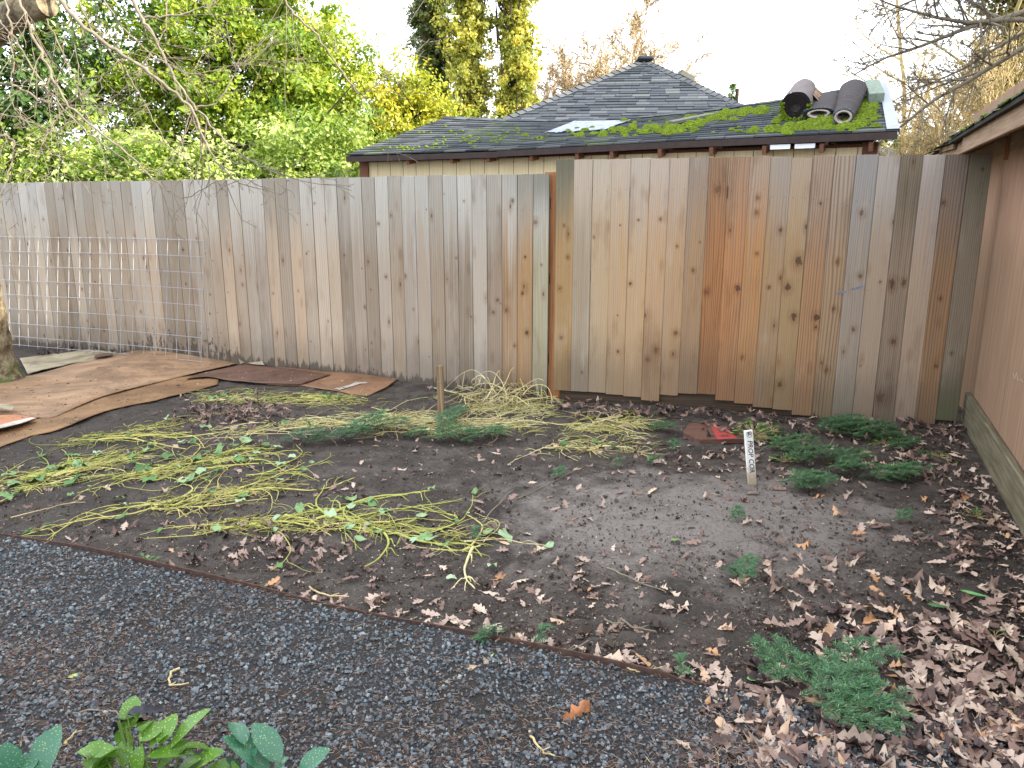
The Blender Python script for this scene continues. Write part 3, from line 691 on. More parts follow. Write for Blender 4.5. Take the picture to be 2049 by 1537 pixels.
M['daylight_white'] = plain('daylight_white', rgb(225, 228, 232), .5, .05)
mossy_shed()
def moss():
    b = MB(); rr = np.random.default_rng(21)
    def clump(u, v, s):
        p = roofp(u, v, .022); n = 8; th = np.arange(n)*2*math.pi/n; V = [p+[0, 0, s*.95]]; 
        for ring, (rd, hh) in enumerate(((.62, .78), (1.0, .0))):
            for t in th: k = s*rd*rr.uniform(.8, 1.2); V.append(p+np.array([math.cos(t)*k*1.5*.9, -math.cos(t)*k*.55+math.sin(t)*k*.7, s*hh+math.sin(t)*k*.25]))
        f3 = [(0, 1+i, 1+(i+1) % n) for i in range(n)]; f4 = [(1+i, 1+n+i, 1+n+(i+1) % n, 1+(i+1) % n) for i in range(n)]
        b.add(V, f4, f3, rr.random())
    spots = [(1150, 268, 60, 10, 30), (1230, 268, 60, 8, 60), (1300, 262, 40, 9, 60), (1360, 262, 40, 10, 70), (1400, 240, 40, 8, 40), (1450, 235, 45, 7, 90), (1500, 228, 40, 7, 80), (1385, 252, 30, 8, 30), (1430, 246, 30, 6, 40),
             (1580, 262, 35, 5, 90), (1630, 255, 40, 6, 90), (1660, 250, 40, 6, 80), (1700, 262, 25, 4, 40), (1730, 235, 14, 12, 80), (1725, 252, 16, 4, 30), (1560, 242, 12, 6, 30), (1763, 205, 5, 12, 30), (1730, 215, 10, 14, 40),
             (800, 300, 70, 6, 60), (1500, 262, 60, 5, 40), (940, 285, 90, 12, 110), (860, 296, 60, 8, 40), (900, 262, 60, 8, 30), (1020, 268, 60, 10, 40), (1090, 280, 60, 7, 40), (1330, 270, 60, 4, 40), (1240, 250, 60, 8, 12)]
    for (cx, cy, sx, sy, n) in spots:
        u0, v0 = solve_roof(cx, cy)
        du = sx/1100*1.0; dv = sy/60*.9
        big = .040 if cx > 1130 else .018; n = int(n*.33); sx *= 1.15; sy *= 1.15
        for k in range(n):
            u, v = u0+rr.normal(0, du*.6), v0+rr.normal(0, dv*.5)
            if not (0.01 < u < .985 and .0 < v < .98): continue
            v = round(v*17)/17+rr.uniform(0, .02); clump(u, v, big*rr.uniform(.4, 1.25))
    o = b.build('moss', M['moss'], smooth=True); tag(o, 'bright green moss cushions growing on the sagging shed roof', kind='stuff')
moss()
# ---- the things lying on the shed roof
M['felt'] = plain('roofing_felt', rgb(66, 60, 60), .85, .25, 30, .5, .25)
M['felt2'] = plain('grey_roofing_felt', rgb(112, 102, 100), .85, .2, 18, .5, .25)
M['core'] = plain('cardboard_core', rgb(176, 166, 158), .8, .2)
def roll(label, pa, pb, ra, rb, mat, name='felt_roll', flat=1.0, rings=0, core=None, spiral=0, lift=0.0):
    (ua, va), (ub, vb) = pa, pb
    A = roofp(ua, va, 0); B = roofp(ub, min(vb, 1.0), 0)
    if vb > 1: B = B+(roofp(ub, 1)-roofp(ub, .6))/.4*(vb-1)*1.0
    A = A+[0, 0, ra*flat+.015+lift]; B = B+[0, 0, rb*flat+.015+lift]
    root = empty(name, tuple(A)); tag(root, label, 'roll', 'rolls of roofing felt on the shed roof')
    ax = (B-A); Ln = np.linalg.norm(ax); ax /= Ln; side = np.cross(ax, [0, 0, 1]); side /= np.linalg.norm(side); up = np.cross(side, ax)
    b = MB(); m = 30; n = 40; V = []
    for i in range(m+1):
        t = i/m; r = ra+(rb-ra)*t
        if rings and t < .55: r *= 1+.09*((t*rings*1.8) % 1.0)
        for j in range(n):
            th = 2*math.pi*j/n; wob = 1+.02*math.sin(3*th+t*4)+.012*math.sin(7*th+9*t)
            cx = math.cos(th)*r*wob*(1.0/flat**.5 if flat < 1 else 1); cz = math.sin(th)*r*wob*flat
            V.append(ax*Ln*t+side*cx+up*cz)
    idx = np.arange((m+1)*n).reshape(m+1, n); f = np.stack([idx[:-1], np.roll(idx[:-1], -1, 1), np.roll(idx[1:], -1, 1), idx[1:]], -1).reshape(-1, 4)
    b.add(V, f); b.build('felt_sheet', mat, root, True)
    # wound end: a spiral of the sheet's edge
    b = MB(); q = []
    turns = spiral or 5; ri = ra*.28 if not core else core
    N = turns*26
    for k in range(N+1):
        t = k/N; r = ri+(ra*.985-ri)*t; th = 2*math.pi*turns*t; q.append((math.cos(th)*r*(1.0/flat**.5 if flat < 1 else 1), math.sin(th)*r*flat))
    V = []
    for (cx, cz) in q:
        k = 1-.0022/max(1e-6, math.hypot(cx, cz)); base = side*cx+up*cz
        V += [base-ax*.004, side*cx*k+up*cz*k-ax*.004, base+ax*.10, side*cx*k+up*cz*k+ax*.10]
    f = []
    for i in range(N): a = i*4; f += [(a, a+4, a+5, a+1), (a, a+2, a+6, a+4), (a+1, a+5, a+7, a+3)]
    b.add(V, f)
    # back disc inside
    V = [ax*.03]+[ax*.03+side*math.cos(t)*ra*.97*(1.0/flat**.5 if flat < 1 else 1)+up*math.sin(t)*ra*.97*flat for t in np.arange(24)*2*math.pi/24]
    if not core: b.add(V, None, [(0, 1+i, 1+(i+1) % 24) for i in range(24)])
    b.build('wound_end', M['felt'], root)
    if core:
        b = MB()
        V = []; n = 28
        for (r, a_) in ((core*.80, .25), (core*.80, -.012), (core*1.08, -.014), (core*1.12, .03)):
            for t in np.arange(n)*2*math.pi/n: V.append(ax*(a_+random.uniform(-.003, .003))+side*math.cos(t)*r*(1.0/flat**.5 if flat < 1 else 1)+up*math.sin(t)*r*flat)
        idx = np.arange(4*n).reshape(4, n); f = np.stack([idx[:-1], np.roll(idx[:-1], -1, 1), np.roll(idx[1:], -1, 1), idx[1:]], -1).reshape(-1, 4)
        b.add(V, f); b.build('core_tube', M['core'], root, True)
    return root, A, ax, side, up, Ln
u1, v1 = solve_roof(1583, 244); u1b, v1b = solve_roof(1608, 205)
r1 = roll('fat pale topped felt roll with moss on its wound end, leftmost on the shed roof', (u1, v1), (u1b+.004, .74), .152, .142, M['felt2'], spiral=7)
u2, v2 = solve_roof(1632, 243); u2b, _ = solve_roof(1655, 200)
r2 = roll('squashed dark felt roll with frayed tarry end, middle one on the shed roof', (u2, v2), (u2b, .66), .115, .125, M['felt'], flat=.52, spiral=4, core=.075)
u3, v3 = solve_roof(1694, 252); u3b, _ = solve_roof(1700, 200)
r3 = roll('telescoped felt roll with stepped rings and round pale core beside the mossy block', (u3, v3), (u3b+.003, .66), .086, .135, M['felt'], flat=.86, rings=10, core=.072, spiral=3)
# torn flap of the first roll, frayed rims, moss on the wound end
b = MB(); root, A, ax, side, up, Ln = r1
V = []
for i in range(9):
    t = .35+.07*i; V += [ax*Ln*t+side*.145+up*.06, ax*Ln*t+side*(.20+.03*math.sin(i*2.1))+up*(-.03+.03*math.cos(i*1.7))]
b.add(V, [(2*i, 2*i+2, 2*i+3, 2*i+1) for i in range(8)]); b.build('torn_flap', M['brown_trim'], root)
b = MB(); rr = np.random.default_rng(2)
for k in range(240):
    th = rr.uniform(math.pi*.88, math.pi*2.05); rad = .158*rr.uniform(.55, 1.02)**.5; s = rr.uniform(.006, .018)
    c = side*math.cos(th)*rad+up*math.sin(th)*rad-ax*.006; b.add(np.array(OCT)*s+c, None, [(0,1,4),(1,2,4),(2,3,4),(3,0,4),(1,0,5),(2,1,5),(3,2,5),(0,3,5)])
o = b.build('moss_growth', M['moss'], root, True); o['kind'] = 'stuff'
fr = plain('tarry_frayed_rim', rgb(90, 108, 124), .5, .5, 60, .6, .5)
for rt, ra, fl in ((r2, .125, .52), (r3, .094, 1.0)):
    b = MB(); root, A, ax, side, up, Ln = rt
    for k in range(150):
        th = rr.uniform(0, 6.283); r = ra*rr.uniform(.90, 1.06); c = side*math.cos(th)*r*(1/fl**.5)+up*math.sin(th)*r*fl+ax*rr.uniform(-.012, .03); s = rr.uniform(.002, .006)
        b.add(np.array(OCT)*[s, s, s]+c, None, [(0,1,4),(1,2,4),(2,3,4),(3,0,4),(1,0,5),(2,1,5),(3,2,5),(0,3,5)])
    b.build('frayed_rim', fr, root)
def roof_block(name, label, px, py, d, mat, yaw, cat, pitch=None, lift=0.0):
    u, v = solve_roof(px, py); p = roofp(u, v, .03+lift); q = roofp(u, v+.1)-roofp(u, v-.1); q /= np.linalg.norm(q)
    s = np.array([q[1], -q[0], 0]); s /= np.linalg.norm(s); w = np.cross(s, q); cy, sy_ = math.cos(yaw), math.sin(yaw)
    a = s*cy+q*sy_; c = -s*sy_+q*cy
    b = MB(); b.box((0, 0, d[2]/2), d, M=None, bev=.004); me = b.mesh(name, mat)
    from mathutils import Matrix
    o = bpy.data.objects.new(name, me); link(o); o.matrix_world = Matrix(((a[0], c[0], w[0], p[0]), (a[1], c[1], w[1], p[1]), (a[2], c[2], w[2], p[2]), (0, 0, 0, 1)))
    return tag(o, label, cat)
M['grey_block'] = plain('lichened_block', rgb(124, 136, 122), .9, .25, 25, .5)
M['grey_plank'] = plain('grey_plank', rgb(108, 108, 100), .85, .2, 25, .4)
roof_block('wood_block', 'grey green lichened block near the flashing at the right end of the shed roof', 1751, 197, (.15, .72, .10), M['grey_block'], R(2), 'block', lift=.0)
roof_block('loose_plank', 'short grey plank lying askew among moss in the middle of the shed roof', 1394, 241, (.10, .80, .035), M['grey_plank'], R(-38), 'plank')
# torn white sheet
b = MB(); (ua, va), (ub, vb), (uc, vc), (ud, vd) = solve_roof(1086, 271), solve_roof(1200, 268), solve_roof(1262, 243), solve_roof(1150, 246)
NX, NY = 24, 10; V = []
for i in range(NX+1):
    for j in range(NY+1):
        s, t = i/NX, j/NY; u = (ua*(1-s)+ub*s)*(1-t)+(ud*(1-s)+uc*s)*t; v = (va*(1-s)+vb*s)*(1-t)+(vd*(1-s)+vc*s)*t
        if j == 0: v += .10*abs(math.sin(i*1.3))*(.4+s)*.8
        V.append(roofp(u, min(.985, v), .034+.006*math.sin(i*.9)*math.cos(j*1.1)))
idx = np.arange((NX+1)*(NY+1)).reshape(NX+1, NY+1)
b.add(V, np.stack([idx[:-1, :-1], idx[1:, :-1], idx[1:, 1:], idx[:-1, 1:]], -1).reshape(-1, 4)); o = b.build('plastic_sheet', M['white_sheet'], smooth=True)
sm = o.modifiers.new('thick', 'SOLIDIFY'); sm.thickness = .004
tag(o, 'torn pale blue white sheet lying on the sagging shed roof', 'sheet')

# ================================================================ HOUSE WITH THE SLATE GREY HIP ROOF
def hip_house():
    root = empty('house', (0, 0, 0)); tag(root, 'house with a slate grey hip roof rising behind the mossy shed', 'house')
    P = np.array(AT(1290, 122, 17.6)); Lc = np.array(AT(960, 262, 14.6)); Rc = np.array(AT(1575, 254, 14.2))
    for q in (Lc, Rc): pass
    zl = (Lc[2]+Rc[2])/2; Lc[2] = Rc[2] = zl
    back = np.array([.25, 6.0, 0]); P2 = P+back; L2 = Lc+back*1.9; R2 = Rc+back*1.9
    down = 1.1; rr = np.random.default_rng(4)
    # front hip face, course by course, tab by tab
    b = MB(); hgt = np.linalg.norm((Lc+Rc)/2-P); rows = 26
    for r in range(rows):
        v0, v1 = r/rows, (r+1.15)/rows
        def lim(v): v = min(v, 1.0); return Lc*(1-v)+P*v, Rc*(1-v)+P*v
        a0, c0 = lim(v0); a1, c1 = lim(v1); w0 = np.linalg.norm(c0-a0)
        if w0 < .05: break
        base = -rr.uniform(0, .3); e = (Rc-Lc)/np.linalg.norm(Rc-Lc); x = base; org0 = Lc
        mid0, mid1 = (a0+c0)/2, (a1+c1)/2
        hw0, hw1 = w0/2, np.linalg.norm(c1-a1)/2
        x = -hw0-rr.uniform(0, .2)
        while x < hw0:
            w = rr.choice([.17, .22, .28, .34])+rr.uniform(-.02, .02); s0, s1 = max(x, -hw0), min(x+w-.004, hw0)
            if s1 > s0:
                th = rr.choice([.008, .022]); t0, t1 = np.clip(s0, -hw1, hw1), np.clip(s1, -hw1, hw1); up = np.array([0, -.35, .93])
                p = [mid0+e*s0+up*.004, mid0+e*s1+up*.004, mid0+e*s1+up*(.010+th), mid0+e*s0+up*(.010+th), mid1+e*t1+up*.006, mid1+e*t0+up*.006]
                b.add(p, [(0, 1, 2, 3), (3, 2, 4, 5)], None, rr.random()*.55+(.4 if th < .01 else .05)*rr.random())
            x += w
    b.build('shingle_face', M['sh_house'], root)
    b = MB()
    dn = np.array([0, 0, .02])
    b.add([Lc-dn, Rc-dn, P-dn, P2-dn, R2-dn, L2-dn], [(1, 4, 3, 2), (5, 0, 2, 3)], [(0, 1, 2), (4, 5, 3)]); b.build('roof_planes', M['sh_house'], root)
    for (a, c) in ((Lc, P), (Rc, P), (P, P2)):          # hip and ridge caps
        b = MB(); n = 26; d = c-a; s = np.cross(d, [0, 0, 1]); s /= np.linalg.norm(s)
        for i in range(n):
            p, q = a+d*i/n+[0, 0, .055], a+d*min(1, (i+1.1)/n)+[0, 0, .035]
            b.add([p+s*.13-[0, 0, .06], q+s*.13-[0, 0, .06], q, p, q-s*.13-[0, 0, .06], p-s*.13-[0, 0, .06]], [(0, 1, 2, 3), (3, 2, 4, 5)], None, rr.random()*.5+.5)
        b.build('hip_cap', M['sh_house'], root)
    # blocky ridge vent at the peak, small vent box behind
    b = MB(); b.box((0, 0, 0), (.34, .7, .10), bev=.04); o = b.build('ridge_vent', M['sh_house'], root); o.location = tuple(P+[.0, .12, .02])
    b = MB(); b.box((0, 0, 0), (.36, .3, .13), bev=.02); o = b.build('roof_vent', M['grey_plank'], root); o.location = AT(1373, 153, 18.0); o.rotation_euler = (0, R(26), 0)
    c = (Lc+Rc)/2; b = MB()
    w = np.linalg.norm(Rc-Lc)
    b.box((c[0]+.6, c[1]+6.2, (zl-.1)/2), (w-.8, 11.2, zl-.12)); b.build('wall', M['cream'], root)
hip_house()

# ================================================================ TWO-STOREY HOUSE ADDED OUTSIDE THE FRAME TO SHADE THE YARD
def added_shade_house():
    root = empty('house', (12.5, 1.0, 0)); tag(root, 'unseen tall two storey house added beyond the brown shed to shade the yard', 'house')
    m = plain('tan_lap_siding', rgb(150, 138, 118), .8, .15, 3, .2)
    b = MB(); b.box((0, -2.2, 3.2), (8, 21.5, 6.4)); b.build('wall', m, root)
    b = MB(); b.add([(-4.4, -13.3, 6.3), (4.4, -13.3, 6.3), (0, -13.3, 8.8), (-4.4, 8.9, 6.3), (4.4, 8.9, 6.3), (0, 8.9, 8.8)], [(0, 2, 5, 3), (2, 1, 4, 5), (0, 3, 4, 1)], [(0, 1, 2), (4, 3, 5)]); b.build('roof', M['sh_house'], root)
    fr_ = plain('white_window_frame', rgb(214, 212, 206), .5, .05); gl = Mat('window_glass', .08, .6); gl.col((.02, .025, .03, 1))
    for z in (1.5, 4.4):
        for y in (-10, -6.5, -3, .5, 4, 7):
            b = MB(); b.box((0, 0, 0), (.06, 1.2, 1.4), bev=.01); f = b.build('window', fr_, root); f.location = (-4.02, y-.6, z)
            b = MB(); b.box((0, 0, 0), (.02, 1.04, 1.24)); p = b.build('pane', gl.m, f); p.location = (-.03, 0, 0)
added_shade_house()
# ================================================================ TREES AND SHRUBS
def leaf_mat(name, stops, tr=.4, rough=.45, spec=.4, tk=1.5):
    m = Mat(name, rough, spec); t = tinted(m); c = m.ramp(t, stops); m.col(c)
    m.translucent(m.mix(1.0, c, (tk, tk*1.05, tk*.6, 1), 'MULTIPLY'), tr); return m.m
def foliage(b, cen, rad, n, size, seed, clump=.30, per=60, flat=1.0, asp=.55, tint=(0, 1), thr=0.0, out=.6, hang=.3):
    """n leaf blades gathered in clumps through the shell of an uneven crown"""
    r_ = np.random.default_rng(seed); cen = np.asarray(cen, float); rad = np.asarray(rad, float)
    k = max(3, n//per); d = r_.normal(size=(k, 3)); d /= np.linalg.norm(d, axis=1)[:, None]
    rr = r_.random(k)**.45
    bump = 1+.16*np.sin(d[:, 0]*5+seed)+.14*np.sin(d[:, 2]*6+seed*2)+.10*np.sin(d[:, 1]*9+d[:, 0]*7)
    cc = cen+d*rad*(rr*bump)[:, None]
    ct = r_.uniform(tint[0], tint[1], k)
    sz = clump*np.exp(r_.normal(0, .3, k))
    i = np.repeat(np.arange(k), per); m = len(i)
    off = r_.normal(size=(m, 3)); off *= (sz[i]*r_.random(m)**.4/np.linalg.norm(off, axis=1))[:, None]; off[:, 2] *= .75*flat
    p = cc[i]+off
    nrm = d[i]*out+off/(sz[i][:, None]+1e-6)*.5+r_.normal(size=(m, 3))*.65+np.array([0, 0, .3]); nrm /= np.linalg.norm(nrm, axis=1)[:, None]
    ax = r_.normal(size=(m, 3))+np.array([0, 0, -hang]); ax -= nrm*(ax*nrm).sum(1)[:, None]; ax /= np.linalg.norm(ax, axis=1)[:, None]
    sd = np.cross(nrm, ax); s = (size*np.exp(r_.normal(0, .25, m)))[:, None]; w = s*asp
    V = np.stack([p-ax*s*.5, p+sd*w*.5-ax*s*.05+nrm*w*.12, p+ax*s*.5-nrm*s*.06, p-sd*w*.5-ax*s*.05+nrm*w*.12], 1)
    f = (np.arange(m)*4)[:, None]+np.array([[0, 1, 2, 3]])
    tt = np.clip(ct[i]*.7+r_.uniform(tint[0], tint[1], m)*.3, 0.001, .999)
    b.add(V.reshape(-1, 3), f, None, np.repeat(tt, 4))
def limb(b, p, d, L, r, depth, rnd, P):
    """a bare branching limb: P = dict(sides, seg, wob, up, split, ratio, ang, minr)"""
    n = max(3, int(L/P['seg'])); pts = [np.array(p)]; d = np.array(d, float); d /= np.linalg.norm(d); dirs = [d]
    for i in range(n):
        d = d+rnd.normal(size=3)*P['wob']+np.array([0, 0, P['up']*(1+depth*.2)]); d /= np.linalg.norm(d)
        pts.append(pts[-1]+d*L/n); dirs.append(d)
    rs = r*(1-np.linspace(0, 1, n+1)*P.get('taper', .75))
    b.tube(pts, np.maximum(rs, P['minr']), P['sides'] if depth == 0 else (4 if depth == 1 else 3), tint=rnd.random(), cap=False)
    if depth >= P['depth']: return
    k = P['split'][min(depth, len(P['split'])-1)]
    for j in range(k):
        t = P.get('from', .2)+(1-P.get('from', .2))*(j+rnd.random())/k; i = min(n-1, int(t*n)); q = pts[i]+(pts[i+1]-pts[i])*(t*n-i)
        a = rnd.normal(size=3); a -= dirs[i]*(a@dirs[i]); a /= np.linalg.norm(a); an = P['ang']*rnd.uniform(.6, 1.25)
        limb(b, q, dirs[i]*math.cos(an)+a*math.sin(an), L*P['ratio']*rnd.uniform(.6, 1.1)*(1-.35*t), max(P['minr'], rs[i]*.6), depth+1, rnd, P)
M['bark'] = plain('grey_bark', rgb(98, 88, 74), .9, .4, 14, .8, .2, .02)
M['bark_dark'] = plain('dark_bark', rgb(60, 50, 40), .9, .3, 14, .6)
M['twig'] = plain('golden_twig', rgb(186, 166, 122), .8, .3, 6, 0)
M['twig_grey'] = plain('grey_brown_twig', rgb(122, 112, 96), .75, .3, 20, .2)
M['lime'] = leaf_mat('lime_leaf', [(0, rgb(46, 68, 20)), (.35, rgb(92, 120, 34)), (.7, rgb(144, 162, 54)), (1, rgb(200, 198, 84))], .32)
M['green'] = leaf_mat('dark_green_leaf', [(0, rgb(36, 58, 24)), (.4, rgb(66, 94, 38)), (.75, rgb(108, 132, 58)), (1, rgb(172, 186, 122))], .22, .3, .6)
M['palegreen'] = leaf_mat('pale_green_leaf', [(0, rgb(46, 70, 24)), (.4, rgb(92, 120, 42)), (.75, rgb(150, 166, 76)), (1, rgb(206, 212, 150))], .28, .35, .5)
M['yellow'] = leaf_mat('yellow_green_leaf', [(0, rgb(84, 100, 26)), (.4, rgb(140, 148, 40)), (.8, rgb(184, 180, 58)), (1, rgb(200, 160, 62))], .32)
M['poplar'] = leaf_mat('poplar_leaf', [(0, rgb(98, 108, 44)), (.5, rgb(164, 164, 74)), (.85, rgb(206, 194, 96)), (1, rgb(196, 140, 74))], .42)
M['poplar_dark'] = leaf_mat('dark_poplar_leaf', [(0, rgb(56, 70, 40)), (.6, rgb(100, 112, 58)), (1, rgb(150, 146, 74))], .3)  # darker copy of the poplar leaf, shade painted into the colour
M['core'+'dark'] = plain('inner_twigs', rgb(40, 44, 26), .95, .3, 8, 0)
def tree(name, label, cat, base, blobs, mat, seed, trunk=.12, th=2.0, group=None, stems=1, bark='bark_dark', clump=.26, per=70, asp=.55, hang=.3):
    root = empty(name, base); tag(root, label, cat, group)
    b = MB()
    for k, (c, r, n, s, t) in enumerate(blobs): foliage(b, np.array(c)-base, r, int(n*1.25) if n < 40000 else n, s*.86, seed+k*13, tint=t, clump=clump, per=per, asp=asp, hang=hang)
    b.build('crown', mat, root)
    b = MB(); rnd = np.random.default_rng(seed)
    for (c, r, n, s, t) in blobs:
        e = np.array(c)-base; st = np.array([rnd.uniform(-.2, .2), rnd.uniform(-.2, .2), 0])
        q = np.linspace(0, 1, 7)[:, None]; mid = np.array([e[0]*.3, e[1]*.3, e[2]*.55]); pts = (1-q)**2*st+2*q*(1-q)*mid+q*q*(e+[0, 0, r[2]*.4])
        b.tube(pts, np.linspace(trunk, trunk*.3, 7), 7)
        for j in range(14):
            t0 = rnd.uniform(.45, 1); p = pts[int(t0*6)]; d = rnd.normal(size=3)*np.array(r)*.75; b.tube([p, p+d*.5+rnd.normal(size=3)*.1, p+d], [trunk*.25, trunk*.16, .008], 4, cap=False)
    b.build('trunk', M[bark], root)
    return root
# broadleaf evergreens along the left behind the fence
def big_left():
    tree('broadleaf_tree', 'dark green glossy leaved tree behind the bare branches at the far left', 'tree', np.array([-8.2, 13.0, 0]),
         [((-9.4, 12.4, 2.6), (1.5, 1.3, 2.0), 12000, .115, (0, .8)), ((-7.6, 12.6, 3.0), (1.5, 1.2, 2.0), 12000, .115, (.0, .8)), ((-8.6, 12.8, 5.0), (1.7, 1.4, 1.6), 9000, .12, (0, .75))], M['green'], 11, group='broadleaf evergreens behind the fence')
    tree('broadleaf_tree', 'pale leaved shrubby tree standing low behind the left fence below the lime crown', 'tree', np.array([-5.6, 12.0, 0]),
         [((-6.4, 11.4, 1.7), (1.2, .8, 1.05), 9000, .095, (.35, 1)), ((-4.9, 11.2, 1.6), (1.3, .8, .95), 9000, .095, (.3, 1)), ((-3.4, 11.9, 1.8), (1.2, .9, 1.1), 9000, .095, (.3, 1)), ((-2.75, 12.6, 2.0), (.8, .8, 1.1), 5000, .09, (.3, 1))], M['palegreen'], 23, group='broadleaf evergreens behind the fence')
    tree('broadleaf_tree', 'tall bright lime green tree in the sun, its feathery top left of the poplars', 'tree', np.array([-4.6, 14.2, 0]),
         [((-5.7, 13.8, 3.5), (1.5, 1.2, 1.7), 15000, .10, (.1, 1)), ((-4.1, 13.8, 3.3), (1.4, 1.2, 1.6), 14000, .10, (.15, 1)), ((-5.2, 14.0, 5.3), (1.5, 1.2, 1.3), 10000, .10, (.1, 1)), ((-3.3, 14.0, 3.9), (.95, .9, 1.5), 8000, .09, (.3, 1)), ((-4.3, 14.1, 4.8), (.9, .8, 1.1), 5000, .09, (.3, 1))], M['lime'], 37, group='broadleaf evergreens behind the fence')
    tree('broadleaf_tree', 'round yellow green bush crown between the lime tree and the poplars', 'tree', np.array([-2.0, 15.6, 0]),
         [((-2.35, 15.2, 3.0), (1.15, 1.0, 1.35), 11000, .095, (0, 1)), ((-1.45, 15.4, 2.6), (1.0, .9, 1.1), 8000, .095, (0, 1)), ((-2.9, 15.4, 2.2), (1.0, .9, 1.2), 6000, .095, (0, .8)), ((-1.9, 15.6, 3.6), (.5, .5, .75), 2500, .085, (.2, 1)), ((-.75, 15.9, 2.4), (.8, .8, .8), 4000, .09, (.1, 1))], M['yellow'], 53, group='broadleaf evergreens behind the fence')
big_left()
def shaggy_conifer():
    base = np.array([-6.75, 9.75, 0]); root = empty('pine', tuple(base)); tag(root, 'small shaggy pine poking over the fence top at the far left corner', 'tree')
    m = leaf_mat('pine_needle', [(0, rgb(50, 66, 30)), (.6, rgb(96, 112, 48)), (1, rgb(150, 150, 84))], .25)
    b = MB(); foliage(b, (.0, .05, 2.0), (.42, .40, .55), 7000, .085, 3, clump=.10, per=40, asp=.06, hang=.6); foliage(b, (-.5, .1, 2.1), (.5, .4, .6), 6000, .085, 4, clump=.10, per=40, asp=.06, hang=.6)
    b.build('needles', m, root); b = MB(); b.tube([(0, 0, 0), (0, .05, 1.2), (-.05, .05, 2.3)], [.06, .05, .02], 7); b.build('trunk', M['bark_dark'], root)
shaggy_conifer()
def poplar(px, w, top, label, mat, seed, Y=30, cols=1):
    c = AT(px, 300, Y); base = np.array([c[0], Y, 0]); root = empty('poplar', tuple(base)); tag(root, label, 'tree', 'columnar poplars beyond the houses')
    b = MB(); t = MB(); rnd = np.random.default_rng(seed)
    for k in range(cols):
        ox = (k-(cols-1)/2)*w*.55/max(1, cols)*1.6; oy = rnd.uniform(-.3, .3)
        h = top*rnd.uniform(.88, 1.0)
        for z in np.arange(1.5, h, .75):
            rad = w*.5*(1.0 if z < h*.7 else max(.18, (h-z)/(h*.3)))*rnd.uniform(.85, 1.12)/ (1 if cols == 1 else 1.25)
            foliage(b, (ox+rnd.uniform(-.08, .08), oy, z), (rad, rad, .8), 2600, .13, seed+int(z*10)+k*77, clump=.24, per=34, asp=.6, hang=-.6, out=.9, tint=(0, 1))
        t.tube([(ox, oy, 0), (ox, oy, h*.5), (ox*1.1, oy, h)], [.22, .13, .02], 7)
        for j in range(50):
            z = rnd.uniform(1.5, h-1); a = rnd.uniform(0, 6.28); d = np.array([math.cos(a), math.sin(a), 0])*w*.36; t.tube([(ox, oy, z), np.array([ox, oy, z+.5])+d, np.array([ox, oy, z+1.5])+d*1.1], [.05, .035, .01], 4, cap=False)
    b.build('crown', mat, root); t.build('trunk', M['bark_dark'], root)
poplar(868, 1.35, 13.5, 'dark green columnar poplar, leftmost of the three, shade painted into its leaves', M['poplar_dark'], 5)
poplar(938, 1.75, 14.5, 'broad golden green columnar poplar in the middle of the three', M['poplar'], 6, Y=29)
poplar(1030, 1.70, 14.0, 'golden poplar column nearest the house, with a slit of sky on its left', M['poplar'], 9, Y=28.5)
def bare(name, label, base, mat, seed, n, L, r, Pm, dirs=None, buds=None, group=None, trunk_name='trunk'):
    root = empty(name, tuple(base)); tag(root, label, 'tree', group); rnd = np.random.default_rng(seed); b = MB()
    for k in range(n):
        d = dirs[k] if dirs else (rnd.uniform(-.35, .35), rnd.uniform(-.3, .3), 1)
        limb(b, (rnd.uniform(-.1, .1)*n*.5, rnd.uniform(-.1, .1), 0), d, L*rnd.uniform(.85, 1.1), r*rnd.uniform(.7, 1.1), 0, rnd, Pm)
    b.build('branches' if trunk_name == 'branches' else 'trunk', mat, root, True); return root
# pale orange bare tree in the sun beyond the house
P1 = dict(sides=7, seg=.5, wob=.10, up=.02, split=[20, 9, 8, 5], ratio=.5, ang=.72, minr=.012, depth=4, taper=.8)
M['peach_twig'] = plain('peach_twig', rgb(178, 158, 126), .8, .25, 4, 0)
bare('bare_tree', 'wide leafless tree with glowing peach coloured twigs between the poplars and the hip roof', np.array(AT(1150, 300, 33))*[1, 1, 0], M['peach_twig'], 8, 6, 7.2, .13, P1, dirs=[(-.12, 0, 1), (-.02, .1, 1), (.12, 0, 1), (.25, -.1, 1), (.4, .1, 1), (.55, 0, 1)], group='leafless trees in the background')
# bare trees at the right
P2 = dict(sides=8, seg=.35, wob=.07, up=.02, split=[14, 7, 5, 4], ratio=.38, ang=.95, minr=.007, depth=4, taper=.6, **{'from': .15})
for (px, Y, dx, label, sd, L, rr_) in ((1918, 15.5, .02, 'straight olive barked leafless tree rising over the brown shed roof', 31, 6.2, .105), (1946, 15.0, .10, 'slightly leaning leafless trunk just right of the straight olive one', 32, 6.0, .085), (1876, 17.0, .03, 'slim pale leafless tree left of the olive trunk, thick with side twigs', 33, 5.8, .085)):
    c = AT(px, 300, Y); bare('bare_tree', label, (c[0], Y, 0), M['twig'] if sd == 33 else M['olive_bark'] if 'olive_bark' in M else M.setdefault('olive_bark', plain('olive_bark', rgb(140, 130, 84), .85, .3, 5, .3)), sd, 1, L, rr_, P2, dirs=[(dx, 0, 1)], group='leafless trees in the background')
